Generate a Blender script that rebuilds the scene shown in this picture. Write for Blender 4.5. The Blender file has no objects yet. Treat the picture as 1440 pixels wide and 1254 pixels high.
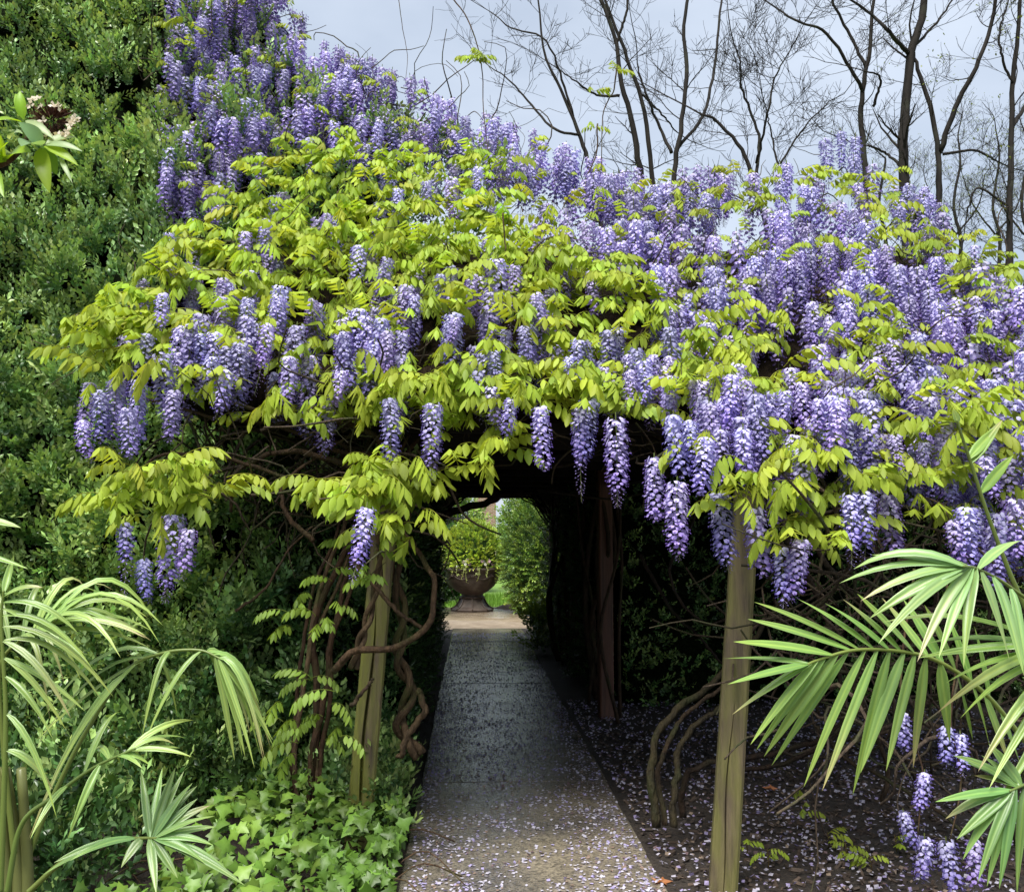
import bpy, math, random
import numpy as np
from mathutils import Vector, Matrix, Euler

RAD = math.radians
rng = np.random.default_rng(11)
random.seed(11)
S = bpy.context.scene
COL = S.collection

# ------------------------------------------------------------------ camera
FPX = 1350.0
PITCH, YAW = RAD(5.5), RAD(2.45)
CAM = np.array((0.0, 0.0, 1.6))
cd = bpy.data.cameras.new('camera')
cd.sensor_width = 36.0
cd.lens = FPX / 1440.0 * 36.0
cd.clip_start = 0.05
cd.clip_end = 3000
cam = bpy.data.objects.new('camera', cd)
cam.location = CAM
cam.rotation_euler = (math.pi / 2 + PITCH, 0, -YAW)
COL.objects.link(cam)
S.camera = cam
CM = np.array(Euler(cam.rotation_euler).to_matrix())

# ------------------------------------------------------------------ sky, sun, exposure
SUN_EL, SUN_AZ = RAD(60), RAD(205)      # azimuth clockwise from +Y
W = bpy.data.worlds.new('World')
S.world = W
W.use_nodes = True
nt = W.node_tree
nt.nodes.clear()
n_out = nt.nodes.new('ShaderNodeOutputWorld')
n_bg = nt.nodes.new('ShaderNodeBackground')
n_sky = nt.nodes.new('ShaderNodeTexSky')
n_sky.sky_type = 'NISHITA'
n_sky.sun_disc = False
n_sky.sun_elevation = SUN_EL
n_sky.sun_rotation = SUN_AZ
n_sky.air_density = 1.0
n_sky.dust_density = 2.0
n_tc = nt.nodes.new('ShaderNodeTexCoord')
n_map = nt.nodes.new('ShaderNodeMapping')
n_map.inputs['Scale'].default_value = (1.0, 1.0, 2.2)
n_nz = nt.nodes.new('ShaderNodeTexNoise')
n_nz.inputs['Scale'].default_value = 2.6
n_nz.inputs['Detail'].default_value = 5
n_nz.inputs['Roughness'].default_value = 0.5
n_rp = nt.nodes.new('ShaderNodeValToRGB')
n_rp.color_ramp.elements[0].position = 0.3
n_rp.color_ramp.elements[0].color = (2.6, 3.05, 3.75, 1)
n_rp.color_ramp.elements[1].position = 0.72
n_rp.color_ramp.elements[1].color = (4.7, 5.15, 5.8, 1)
n_mx = nt.nodes.new('ShaderNodeMix')
n_mx.data_type = 'RGBA'
n_mx.inputs[0].default_value = 0.8        # a thin closed cloud layer over the sky
nt.links.new(n_tc.outputs['Generated'], n_map.inputs[0])
nt.links.new(n_map.outputs[0], n_nz.inputs['Vector'])
nt.links.new(n_nz.outputs[0], n_rp.inputs[0])
nt.links.new(n_sky.outputs[0], n_mx.inputs[6])
nt.links.new(n_rp.outputs[0], n_mx.inputs[7])
nt.links.new(n_mx.outputs[2], n_bg.inputs[0])
n_bg.inputs[1].default_value = 0.055
nt.links.new(n_bg.outputs[0], n_out.inputs[0])

sd = bpy.data.lights.new('sun', 'SUN')
sd.energy = 2.0
sd.angle = RAD(32)
sd.color = (1.0, 0.97, 0.9)
sun = bpy.data.objects.new('sun', sd)
sv = Vector((math.sin(SUN_AZ) * math.cos(SUN_EL), math.cos(SUN_AZ) * math.cos(SUN_EL), math.sin(SUN_EL)))
sun.rotation_euler = sv.to_track_quat('Z', 'Y').to_euler()
sun.location = (0, 0, 20)
COL.objects.link(sun)

S.view_settings.view_transform = 'Standard'
S.view_settings.look = 'None'
S.view_settings.gamma = 1.0
S.view_settings.use_curve_mapping = False
S.view_settings.exposure = 1.85
S.render.engine = 'CYCLES'
cy = S.cycles
cy.max_bounces = 6
cy.diffuse_bounces = 3
cy.glossy_bounces = 3
cy.transmission_bounces = 4
cy.transparent_max_bounces = 4
cy.use_denoising = True
cy.sample_clamp_indirect = 4.0

# ------------------------------------------------------------------ pixel -> direction helpers
def ray(px, py):
    px = np.asarray(px, float); py = np.asarray(py, float)
    v = np.stack([(px - 720) / FPX, -(py - 627) / FPX, -np.ones_like(px)], -1)
    return v @ CM.T

def at(px, py, Y):
    """point on the pixel's ray at distance Y along the path direction"""
    r = ray(px, py)
    return CAM + r * (np.asarray(Y, float) / r[..., 1])[..., None]

def ground(px, py, z=0.0):
    r = ray(px, py)
    return CAM + r * ((z - CAM[2]) / r[..., 2])[..., None]

def project(P):
    q = (np.asarray(P) - CAM) @ CM
    return 720 + FPX * q[..., 0] / -q[..., 2], 627 - FPX * q[..., 1] / -q[..., 2]

def unit(v):
    v = np.asarray(v, float)
    return v / np.maximum(np.linalg.norm(v, axis=-1, keepdims=True), 1e-9)

def frames(d, up=None):
    """rotation matrices whose columns are d, side, normal"""
    d = unit(d)
    if up is None:
        up = np.zeros_like(d); up[..., 2] = 1.0
    y = np.cross(up, d)
    bad = np.linalg.norm(y, axis=-1) < 1e-4
    if np.any(bad):
        y[bad] = np.cross(np.array((1.0, 0.3, 0.0)), d[bad])
    y = unit(y)
    z = np.cross(d, y)
    return np.stack([d, y, z], -1)

# ------------------------------------------------------------------ mesh helpers
class Geo:
    """vertices, faces, vertex colours collected in arrays"""
    def __init__(s):
        s.V, s.T, s.Q, s.C, s.n = [], [], [], [], 0
    def add(s, V, T=None, Q=None, C=(1, 1, 1)):
        V = np.asarray(V, float).reshape(-1, 3)
        C = np.asarray(C, float)
        if C.ndim == 1:
            C = np.tile(C, (len(V), 1))
        if T is not None and len(T):
            s.T.append(np.asarray(T, int).reshape(-1, 3) + s.n)
        if Q is not None and len(Q):
            s.Q.append(np.asarray(Q, int).reshape(-1, 4) + s.n)
        s.V.append(V); s.C.append(C); s.n += len(V)
    def arrays(s):
        V = np.concatenate(s.V) if s.V else np.zeros((0, 3))
        C = np.concatenate(s.C) if s.C else np.zeros((0, 3))
        T = np.concatenate(s.T) if s.T else np.zeros((0, 3), int)
        Q = np.concatenate(s.Q) if s.Q else np.zeros((0, 4), int)
        return V, T, Q, C
    def mesh(s, name, mat, smooth=True):
        V, T, Q, C = s.arrays()
        me = bpy.data.meshes.new(name)
        nT, nQ = len(T), len(Q)
        me.vertices.add(len(V))
        me.vertices.foreach_set('co', V.astype(np.float32).ravel())
        me.loops.add(nT * 3 + nQ * 4)
        me.loops.foreach_set('vertex_index', np.concatenate([T.ravel(), Q.ravel()]).astype(np.int32))
        me.polygons.add(nT + nQ)
        st = np.concatenate([np.arange(nT) * 3, nT * 3 + np.arange(nQ) * 4]).astype(np.int32)
        me.polygons.foreach_set('loop_start', st)
        me.polygons.foreach_set('use_smooth', np.full(nT + nQ, smooth))
        at_ = me.color_attributes.new('Col', 'FLOAT_COLOR', 'POINT')
        at_.data.foreach_set('color', np.concatenate([C, np.ones((len(C), 1))], 1).astype(np.float32).ravel())
        me.update(calc_edges=True)
        me.materials.append(mat)
        return me

def scatter(geo, temps, idx, Rm, P, sc, tint=None):
    """join copies of template arrays into geo"""
    idx = np.asarray(idx); sc = np.asarray(sc, float)
    for k, (V, T, Q, C) in enumerate(temps):
        m = np.where(idx == k)[0]
        if not len(m):
            continue
        n = len(V)
        X = np.einsum('mij,nj->mni', Rm[m], V) * sc[m][:, None, None] + P[m][:, None, :]
        off = (np.arange(len(m)) * n)[:, None, None]
        CC = np.tile(C, (len(m), 1, 1))
        if tint is not None:
            CC = CC * tint[m][:, None, :]
        geo.add(X.reshape(-1, 3), (T[None] + off).reshape(-1, 3) if len(T) else None,
                (Q[None] + off).reshape(-1, 4) if len(Q) else None, CC.reshape(-1, 3))

def thing(name, label, cat, loc=(0, 0, 0), group=None):
    o = bpy.data.objects.new(name, None)
    o.empty_display_size = 0.1
    COL.objects.link(o)
    o.location = loc
    o['label'] = label; o['category'] = cat
    if group:
        o['group'] = group
    return o

def tag(o, label, cat, group=None):
    o['label'] = label; o['category'] = cat
    if group:
        o['group'] = group
    return o

def part(name, me, parent=None, Mw=None, stuff=False):
    o = bpy.data.objects.new(name, me)
    COL.objects.link(o)
    L = Vector((0, 0, 0))
    if parent is not None:
        o.parent = parent
        p = parent
        while p is not None:
            L = L + p.location
            p = p.parent
    o.matrix_basis = Matrix.Translation(-L) @ (Mw if Mw is not None else Matrix.Identity(4))
    if stuff:
        o['kind'] = 'stuff'
    return o

def mw(Rm, P, s):
    M = Matrix(np.asarray(Rm).tolist()).to_4x4() @ Matrix.Scale(float(s), 4)
    M.translation = Vector(np.asarray(P).tolist())
    return M

def smooth_line(pts, n):
    """Catmull-Rom through pts, n samples"""
    p = np.asarray(pts, float)
    if len(p) < 3:
        t = np.linspace(0, 1, n)[:, None]
        return p[0] * (1 - t) + p[-1] * t
    q = np.vstack([2 * p[0] - p[1], p, 2 * p[-1] - p[-2]])
    out = []
    for u in np.linspace(0, len(p) - 1 - 1e-6, n):
        i = int(u); t = u - i
        a, b, c, d = q[i], q[i + 1], q[i + 2], q[i + 3]
        out.append(0.5 * (2 * b + (c - a) * t + (2 * a - 5 * b + 4 * c - d) * t * t + (3 * b - a - 3 * c + d) * t ** 3))
    return np.array(out)

def tube(geo, pts, rad, sides=6, C=(1, 1, 1), cap=True, knob=0.0):
    p = np.asarray(pts, float)
    n = len(p)
    rad = np.broadcast_to(np.asarray(rad, float), (n,)).copy()
    if knob:
        rad = rad * (1 + knob * rng.uniform(-1, 1, n))
    t = unit(np.gradient(p, axis=0))
    ref = np.array((0.31, 0.77, 0.55)) if abs(t[0][2]) > 0.9 else np.array((0, 0, 1.0))
    u = np.zeros_like(p)
    v0 = unit(np.cross(t[0], ref))
    for i in range(n):
        v0 = v0 - t[i] * np.dot(v0, t[i])
        v0 = unit(v0)
        u[i] = v0
    w = np.cross(t, u)
    a = np.arange(sides) * 2 * math.pi / sides
    V = p[:, None] + rad[:, None, None] * (np.cos(a)[None, :, None] * u[:, None] + np.sin(a)[None, :, None] * w[:, None])
    i, j = np.meshgrid(np.arange(n - 1), np.arange(sides), indexing='ij')
    j2 = (j + 1) % sides
    Q = np.stack([i * sides + j, i * sides + j2, (i + 1) * sides + j2, (i + 1) * sides + j], -1).reshape(-1, 4)
    V = V.reshape(-1, 3)
    T = []
    if cap:
        V = np.vstack([V, p[0], p[-1]])
        a0, a1 = n * sides, n * sides + 1
        for k in range(sides):
            T.append((a0, (k + 1) % sides, k))
            T.append((a1, (n - 1) * sides + k, (n - 1) * sides + (k + 1) % sides))
    geo.add(V, T, Q, C)

def box(geo, c, s, C=(1, 1, 1), Rm=None):
    v = np.array([(x, y, z) for x in (-.5, .5) for y in (-.5, .5) for z in (-.5, .5)]) * np.asarray(s)
    if Rm is not None:
        v = v @ np.asarray(Rm).T
    geo.add(v + np.asarray(c), None, [(0, 1, 3, 2), (4, 6, 7, 5), (0, 4, 5, 1), (2, 3, 7, 6), (0, 2, 6, 4), (1, 5, 7, 3)], C)

def lathe(geo, prof, seg, C=(1, 1, 1), c=(0, 0, 0), cap=True):
    prof = np.asarray(prof, float)
    a = np.arange(seg) * 2 * math.pi / seg
    V = np.stack([prof[:, 0][:, None] * np.cos(a), prof[:, 0][:, None] * np.sin(a), np.tile(prof[:, 1][:, None], (1, seg))], -1).reshape(-1, 3)
    n = len(prof)
    i, j = np.meshgrid(np.arange(n - 1), np.arange(seg), indexing='ij')
    j2 = (j + 1) % seg
    Q = np.stack([i * seg + j, i * seg + j2, (i + 1) * seg + j2, (i + 1) * seg + j], -1).reshape(-1, 4)
    geo.add(V + np.asarray(c), None, Q, C)

def lump(x, y, s=1.0, ph=0.0):
    """smooth 2-d undulation, about -1..1"""
    x = np.asarray(x, float) / s; y = np.asarray(y, float) / s
    return (np.sin(x * 1.3 + 1.7 * np.sin(y * 0.9 + ph) + ph) * np.cos(y * 1.1 - 0.8 * np.sin(x * 0.7 - ph))
            + 0.5 * np.sin(x * 2.9 + ph * 2.1 + np.cos(y * 2.3)) * np.sin(y * 2.7 + ph)) / 1.4

def in_poly(px, py, poly):
    poly = np.asarray(poly, float)
    r = np.zeros(len(px), bool)
    j = len(poly) - 1
    for i in range(len(poly)):
        xi, yi = poly[i]; xj, yj = poly[j]
        c = ((yi > py) != (yj > py)) & (px < (xj - xi) * (py - yi) / (yj - yi + 1e-12) + xi)
        r ^= c
        j = i
    return r

def sample_poly(poly, n):
    p = np.asarray(poly, float)
    lo, hi = p.min(0), p.max(0)
    out = np.zeros((0, 2))
    while len(out) < n:
        q = rng.uniform(lo, hi, (n * 2, 2))
        out = np.vstack([out, q[in_poly(q[:, 0], q[:, 1], p)]])
    return out[:n]

# ------------------------------------------------------------------ materials
def nodes_of(name):
    m = bpy.data.materials.new(name)
    m.use_nodes = True
    t = m.node_tree
    t.nodes.clear()
    o = t.nodes.new('ShaderNodeOutputMaterial')
    return m, t, o

def N(t, typ, **kw):
    n = t.nodes.new(typ)
    for k, v in kw.items():
        if k in n.inputs:
            n.inputs[k].default_value = v
        else:
            setattr(n, k, v)
    return n

def leaf_mat(name, trans=0.35, rough=0.42, spec=0.5, hue=0.02, val=0.25, tcol=(1.25, 1.15, 0.6)):
    m, t, o = nodes_of(name)
    a = N(t, 'ShaderNodeAttribute', attribute_name='Col')
    oi = N(t, 'ShaderNodeObjectInfo')
    hs = N(t, 'ShaderNodeHueSaturation')
    mh = N(t, 'ShaderNodeMapRange'); mh.inputs[3].default_value = 0.5 - hue; mh.inputs[4].default_value = 0.5 + hue
    mv = N(t, 'ShaderNodeMapRange'); mv.inputs[3].default_value = 1 - val; mv.inputs[4].default_value = 1 + val * 0.6
    ml = N(t, 'ShaderNodeMath', operation='MULTIPLY'); ml.inputs[1].default_value = 7.31
    fr = N(t, 'ShaderNodeMath', operation='FRACT')
    t.links.new(oi.outputs['Random'], mh.inputs[0])
    t.links.new(oi.outputs['Random'], ml.inputs[0]); t.links.new(ml.outputs[0], fr.inputs[0]); t.links.new(fr.outputs[0], mv.inputs[0])
    t.links.new(mh.outputs[0], hs.inputs['Hue']); t.links.new(mv.outputs[0], hs.inputs['Value'])
    t.links.new(a.outputs['Color'], hs.inputs['Color'])
    b = N(t, 'ShaderNodeBsdfPrincipled'); b.inputs['Roughness'].default_value = rough
    b.inputs['Specular IOR Level'].default_value = spec
    tr = N(t, 'ShaderNodeBsdfTranslucent')
    mc = N(t, 'ShaderNodeMix', data_type='RGBA', blend_type='MULTIPLY'); mc.inputs[0].default_value = 1
    mc.inputs[7].default_value = (*tcol, 1)
    t.links.new(hs.outputs[0], mc.inputs[6]); t.links.new(mc.outputs[2], tr.inputs[0])
    t.links.new(hs.outputs[0], b.inputs['Base Color'])
    mx = N(t, 'ShaderNodeMixShader'); mx.inputs[0].default_value = trans
    t.links.new(b.outputs[0], mx.inputs[1]); t.links.new(tr.outputs[0], mx.inputs[2])
    t.links.new(mx.outputs[0], o.inputs[0])
    return m

def rough_mat(name, c1, c2, scale=8.0, rough=(0.6, 0.9), bump=0.4, bscale=None, stretch=(1, 1, 1), c3=None, c3scale=2.0, c3lim=(0.5, 0.65), attr=False, dist=0.01, spec=0.5):
    m, t, o = nodes_of(name)
    tc = N(t, 'ShaderNodeTexCoord')
    mp = N(t, 'ShaderNodeMapping'); mp.inputs['Scale'].default_value = stretch
    t.links.new(tc.outputs['Object'], mp.inputs[0])
    nz = N(t, 'ShaderNodeTexNoise'); nz.inputs['Scale'].default_value = scale; nz.inputs['Detail'].default_value = 7
    nz.inputs['Roughness'].default_value = 0.65
    t.links.new(mp.outputs[0], nz.inputs['Vector'])
    rp = N(t, 'ShaderNodeValToRGB')
    rp.color_ramp.elements[0].position = 0.3; rp.color_ramp.elements[0].color = (*c1, 1)
    rp.color_ramp.elements[1].position = 0.7; rp.color_ramp.elements[1].color = (*c2, 1)
    t.links.new(nz.outputs[0], rp.inputs[0])
    col = rp.outputs[0]
    if c3 is not None:
        n2 = N(t, 'ShaderNodeTexNoise'); n2.inputs['Scale'].default_value = c3scale; n2.inputs['Detail'].default_value = 4
        t.links.new(tc.outputs['Object'], n2.inputs['Vector'])
        mr = N(t, 'ShaderNodeMapRange'); mr.inputs[1].default_value = c3lim[0]; mr.inputs[2].default_value = c3lim[1]
        t.links.new(n2.outputs[0], mr.inputs[0])
        mx = N(t, 'ShaderNodeMix', data_type='RGBA')
        mx.inputs[7].default_value = (*c3, 1)
        t.links.new(mr.outputs[0], mx.inputs[0]); t.links.new(col, mx.inputs[6])
        col = mx.outputs[2]
    if attr:
        a = N(t, 'ShaderNodeAttribute', attribute_name='Col')
        mc = N(t, 'ShaderNodeMix', data_type='RGBA', blend_type='MULTIPLY'); mc.inputs[0].default_value = 1
        t.links.new(col, mc.inputs[6]); t.links.new(a.outputs['Color'], mc.inputs[7])
        col = mc.outputs[2]
    b = N(t, 'ShaderNodeBsdfPrincipled')
    b.inputs['Specular IOR Level'].default_value = spec
    t.links.new(col, b.inputs['Base Color'])
    mr2 = N(t, 'ShaderNodeMapRange'); mr2.inputs[3].default_value = rough[0]; mr2.inputs[4].default_value = rough[1]
    t.links.new(nz.outputs[0], mr2.inputs[0]); t.links.new(mr2.outputs[0], b.inputs['Roughness'])
    if bump:
        nb = N(t, 'ShaderNodeTexNoise'); nb.inputs['Scale'].default_value = bscale or scale * 2; nb.inputs['Detail'].default_value = 6
        t.links.new(mp.outputs[0], nb.inputs['Vector'])
        bp = N(t, 'ShaderNodeBump'); bp.inputs['Strength'].default_value = bump; bp.inputs['Distance'].default_value = dist
        t.links.new(nb.outputs[0], bp.inputs['Height']); t.links.new(bp.outputs[0], b.inputs['Normal'])
    t.links.new(b.outputs[0], o.inputs[0])
    return m

M = {}
M['wleaf'] = leaf_mat('wisteria_leaf', trans=0.42, rough=0.52, spec=.3, hue=0.012, val=0.24)
M['petal'] = leaf_mat('wisteria_petal', trans=0.3, rough=0.6, spec=0.25, hue=0.018, val=0.3, tcol=(1.0, 0.95, 1.15))
M['box'] = leaf_mat('boxwood_leaf', trans=0.2, rough=0.33, spec=0.55, val=0.0, hue=0)
M['palm'] = leaf_mat('palm_leaf', trans=0.3, rough=0.34, spec=0.6, val=0.15, hue=0.012)
M['ivy'] = leaf_mat('ivy_leaf', trans=0.25, rough=0.42, spec=0.35, val=0.2, hue=0.012)
M['fresh'] = leaf_mat('fresh_leaf', trans=0.45, rough=0.38, spec=0.5, val=0.15, hue=0.01)
M['bark'] = rough_mat('vine_bark', (0.018, 0.012, 0.008), (0.105, 0.075, 0.05), 38, (0.6, 0.9), 1.0, 70, (1, 1, 0.3), attr=True, dist=.02, spec=.25, c3=(.05, .055, .022), c3scale=5)
M['tbark'] = rough_mat('tree_bark', (0.009, 0.008, 0.007), (0.034, 0.029, 0.025), 6, (0.7, 0.95), 0.5, 18, (1, 1, 0.3), c3=(0.05, 0.055, 0.035), c3scale=1.5, c3lim=(0.6, 0.8), spec=.15)
M['thatch_blocker'] = rough_mat('gap_shade_brown', (0.004, 0.003, 0.002), (0.026, 0.018, 0.011), 22, (0.9, 1), 1.0, 40, (1, 1, .3), dist=0.08, spec=.05)  # dark gaps in the canopy put into the solid body's colour
M['hedge_in'] = rough_mat('hedge_inside', (0.003, 0.005, 0.002), (0.012, 0.02, 0.006), 24, (0.9, 1), 1.0, 40, dist=0.08, spec=.05)  # near-black so gaps between sprigs look shaded

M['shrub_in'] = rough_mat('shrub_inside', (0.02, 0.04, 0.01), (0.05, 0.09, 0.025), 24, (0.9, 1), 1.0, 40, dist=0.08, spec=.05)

# ------------------------------------------------------------------ ground, path
def sheet(name, x0, x1, y0, y1, z, nx, ny, mat, amp=0.0, s=0.3):
    xs = np.linspace(x0, x1, nx); ys = np.linspace(y0, y1, ny)
    X, Y = np.meshgrid(xs, ys, indexing='ij')
    Z = z + amp * lump(X, Y, s, 0.7) + amp * 0.5 * lump(X, Y, s * 0.37, 2.1)
    i, j = np.meshgrid(np.arange(nx - 1), np.arange(ny - 1), indexing='ij')
    Q = np.stack([i * ny + j, (i + 1) * ny + j, (i + 1) * ny + j + 1, i * ny + j + 1], -1).reshape(-1, 4)
    g = Geo(); g.add(np.stack([X, Y, Z], -1).reshape(-1, 3), None, Q)
    o = part(name, g.mesh(name, mat))
    o['kind'] = 'structure'
    return o

soil = rough_mat('soil', (0.012, 0.009, 0.007), (0.05, 0.036, 0.026), 30, (0.6, 0.95), 1.0, 60, dist=0.03)
grassm = rough_mat('lawn', (0.10, 0.20, 0.025), (0.20, 0.34, 0.05), 20, (0.7, 0.9), 0.8, 120, dist=0.03)
sheet('ground', -900, 900, -300, 1500, -0.06, 2, 2, rough_mat('far_ground', (0.04, 0.06, 0.02), (0.09, 0.10, 0.04), 0.3, (0.8, 1), 0))
sheet('planting_bed', -9, -0.30, -3, 17.0, 0.022, 90, 160, soil, 0.014, 0.5)
sheet('mulch_bed', 0.88, 9, -3, 17.0, 0.022, 110, 180, soil, 0.016, 0.4)

# path: exposed-aggregate slabs, wet
m, t, o = nodes_of('wet_aggregate')
tc = N(t, 'ShaderNodeTexCoord')
vor = N(t, 'ShaderNodeTexVoronoi'); vor.inputs['Scale'].default_value = 85
nz = N(t, 'ShaderNodeTexNoise'); nz.inputs['Scale'].default_value = 1.6; nz.inputs['Detail'].default_value = 6
nf = N(t, 'ShaderNodeTexNoise'); nf.inputs['Scale'].default_value = 60; nf.inputs['Detail'].default_value = 4
for q in (vor, nz, nf):
    t.links.new(tc.outputs['Object'], q.inputs['Vector'])
rp = N(t, 'ShaderNodeValToRGB')
rp.color_ramp.elements[0].position = 0.0; rp.color_ramp.elements[0].color = (0.11, 0.10, 0.085, 1)
rp.color_ramp.elements[1].position = 1.0; rp.color_ramp.elements[1].color = (0.33, 0.295, 0.235, 1)
sx = N(t, 'ShaderNodeSeparateColor')
t.links.new(vor.outputs['Color'], sx.inputs[0]); t.links.new(sx.outputs[0], rp.inputs[0])
r2 = N(t, 'ShaderNodeValToRGB')
r2.color_ramp.elements[0].position = 0.35; r2.color_ramp.elements[0].color = (0.45, 0.45, 0.48, 1)
r2.color_ramp.elements[1].position = 0.65; r2.color_ramp.elements[1].color = (1, 0.95, 0.85, 1)
t.links.new(nz.outputs[0], r2.inputs[0])
mc = N(t, 'ShaderNodeMix', data_type='RGBA', blend_type='MULTIPLY'); mc.inputs[0].default_value = 1
t.links.new(rp.outputs[0], mc.inputs[6]); t.links.new(r2.outputs[0], mc.inputs[7])
b = N(t, 'ShaderNodeBsdfPrincipled')
t.links.new(mc.outputs[2], b.inputs['Base Color'])
mr = N(t, 'ShaderNodeMapRange'); mr.inputs[1].default_value = 0.35; mr.inputs[2].default_value = 0.65
mr.inputs[3].default_value = 0.07; mr.inputs[4].default_value = 0.28
t.links.new(nz.outputs[0], mr.inputs[0]); t.links.new(mr.outputs[0], b.inputs['Roughness'])
bp = N(t, 'ShaderNodeBump'); bp.inputs['Strength'].default_value = 0.35; bp.inputs['Distance'].default_value = 0.004
t.links.new(vor.outputs['Distance'], bp.inputs['Height']); t.links.new(bp.outputs[0], b.inputs['Normal'])
t.links.new(b.outputs[0], o.inputs[0])
M['agg'] = m
M['joint'] = rough_mat('joint_fill', (0.07, 0.06, 0.05), (0.14, 0.12, 0.095), 30, (0.5, 0.9), 0.3)

g = Geo(); box(g, (0.29, 6.75, -0.055), (1.19, 19.5, 0.12))
path = part('path', g.mesh('path', M['joint'])); path['kind'] = 'structure'
def slab_mesh(w, l, h, bev=0.012):
    g = Geo()
    x, y = w / 2, l / 2
    ring = lambda a, z: [(-x + a, -y + a, z), (x - a, -y + a, z), (x - a, y - a, z), (-x + a, y - a, z)]
    V = ring(0, 0) + ring(0, h - bev) + ring(bev, h)
    Q = []
    for r in range(2):
        for k in range(4):
            Q.append((r * 4 + k, r * 4 + (k + 1) % 4, r * 4 + 4 + (k + 1) % 4, r * 4 + 4 + k))
    Q.append((8, 9, 10, 11))
    g.add(V, None, Q)
    return g.mesh('path_slab', M['agg'], smooth=False)
sm = slab_mesh(1.21, 2.126, 0.08, .005)
for k in range(9):
    o = part('path_slab', sm, path)
    o.location = (0.29 + random.uniform(-.006, .006), -1.05 + 2.13 * k, -0.05 + random.uniform(-.003, .003))
g = Geo(); box(g, (0.5, 19.7, -0.03), (16, 5.6, 0.1))
crossm = rough_mat('wet_paving', (0.16, 0.12, 0.08), (0.30, 0.24, 0.17), 3, (0.12, 0.4), 0.15, 60, dist=0.003)
cp = part('cross_path', g.mesh('cross_path', crossm)); cp['kind'] = 'structure'
sheet('lawn', -40, 40, 22.5, 90, 0.0, 40, 40, grassm, 0.03, 3)

# ------------------------------------------------------------------ leaf, flower, sprig templates
def leaflet(L, Wd, curl=0.15, fold=0.25):
    rows = [(0.18, 0.72), (0.48, 1.0), (0.8, 0.56)]
    V = [(0, 0, 0)]
    for tt, w in rows:
        z = -curl * tt * tt * L
        V += [(tt * L, -w * Wd / 2, z - fold * w * Wd / 2), (tt * L, 0, z), (tt * L, w * Wd / 2, z - fold * w * Wd / 2)]
    V.append((L, 0, -curl * L))
    T = [(0, 1, 2), (0, 2, 3), (7, 10, 8), (8, 10, 9)]
    Q = [(1, 4, 5, 2), (2, 5, 6, 3), (4, 7, 8, 5), (5, 8, 9, 6)]
    return np.array(V), T, Q

YG = np.array((0.37, 0.475, 0.05)); GR = np.array((0.19, 0.31, 0.045)); BZ = np.array((0.42, 0.36, 0.05))

def compound_leaf(seed, droop=0.9, L=0.24, pairs=5, young=1.0):
    r = np.random.default_rng(seed)
    g = Geo()
    n = 9
    tt = np.linspace(0, 1, n)
    ang = 0.45 - droop * 1.5 * tt
    st = np.stack([np.cos(ang), 0.12 * r.normal() * tt, np.sin(ang)], -1) * L / (n - 1)
    p = np.vstack([np.zeros(3), np.cumsum(st, 0)[:-1]])
    base = YG * young + GR * (1 - young)
    tube(g, p, np.linspace(0.0028, 0.0012, n), 3, base * (0.9, 0.75, 0.8), cap=False)
    for k in range(pairs):
        s = 0.24 + 0.7 * k / (pairs - 1)
        i = s * (n - 1); i0 = int(i); pos = p[i0] + (p[min(i0 + 1, n - 1)] - p[i0]) * (i - i0)
        tg = unit(st[min(i0, n - 1)])
        for sd_ in (-1, 1):
            d = np.array((0, sd_ * r.uniform(.55, .95), 0)) + tg * r.uniform(.3, .6) + np.array((0, 0, -r.uniform(.6, 1.25) * droop))
            up = np.array((0.15, sd_ * 0.55, 0.9)) + r.normal(0, .15, 3)
            Rm = frames(d, up)
            ll = (0.088 - 0.022 * abs(k / (pairs - 1) - 0.55)) * r.uniform(.88, 1.12)
            V, T, Q = leaflet(ll, ll * r.uniform(.36, .46), r.uniform(.05, .3), r.uniform(.15, .4))
            c = base * r.uniform(.82, 1.12) + (BZ - base) * r.uniform(0, .08)
            g.add(V @ Rm.T + pos, T, Q, c)
    d = unit(st[-1]) + np.array((0, 0, -.3))
    V, T, Q = leaflet(0.075, 0.03, .2, .3)
    g.add(V @ frames(d, np.array((.3, 0, 1.0))).T + p[-1], T, Q, base)
    return g

LEAVES = []
for k in range(10):
    LEAVES.append(compound_leaf(100 + k, droop=(0.55, 0.8, 1.0, 1.2, 0.9)[k % 5], L=(0.22, 0.26, 0.24, 0.3, 0.2)[k % 5], pairs=(5, 6, 5, 6, 4)[k % 5], young=(1.0, 0.9, 0.75, 1.0, 0.85, 1.0, 0.6, 0.95, 1.0, 0.8)[k]))
LEAF_ME = [g.mesh('compound_leaf', M['wleaf']) for g in LEAVES]
LEAF_AR = [g.arrays() for g in LEAVES]

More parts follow.
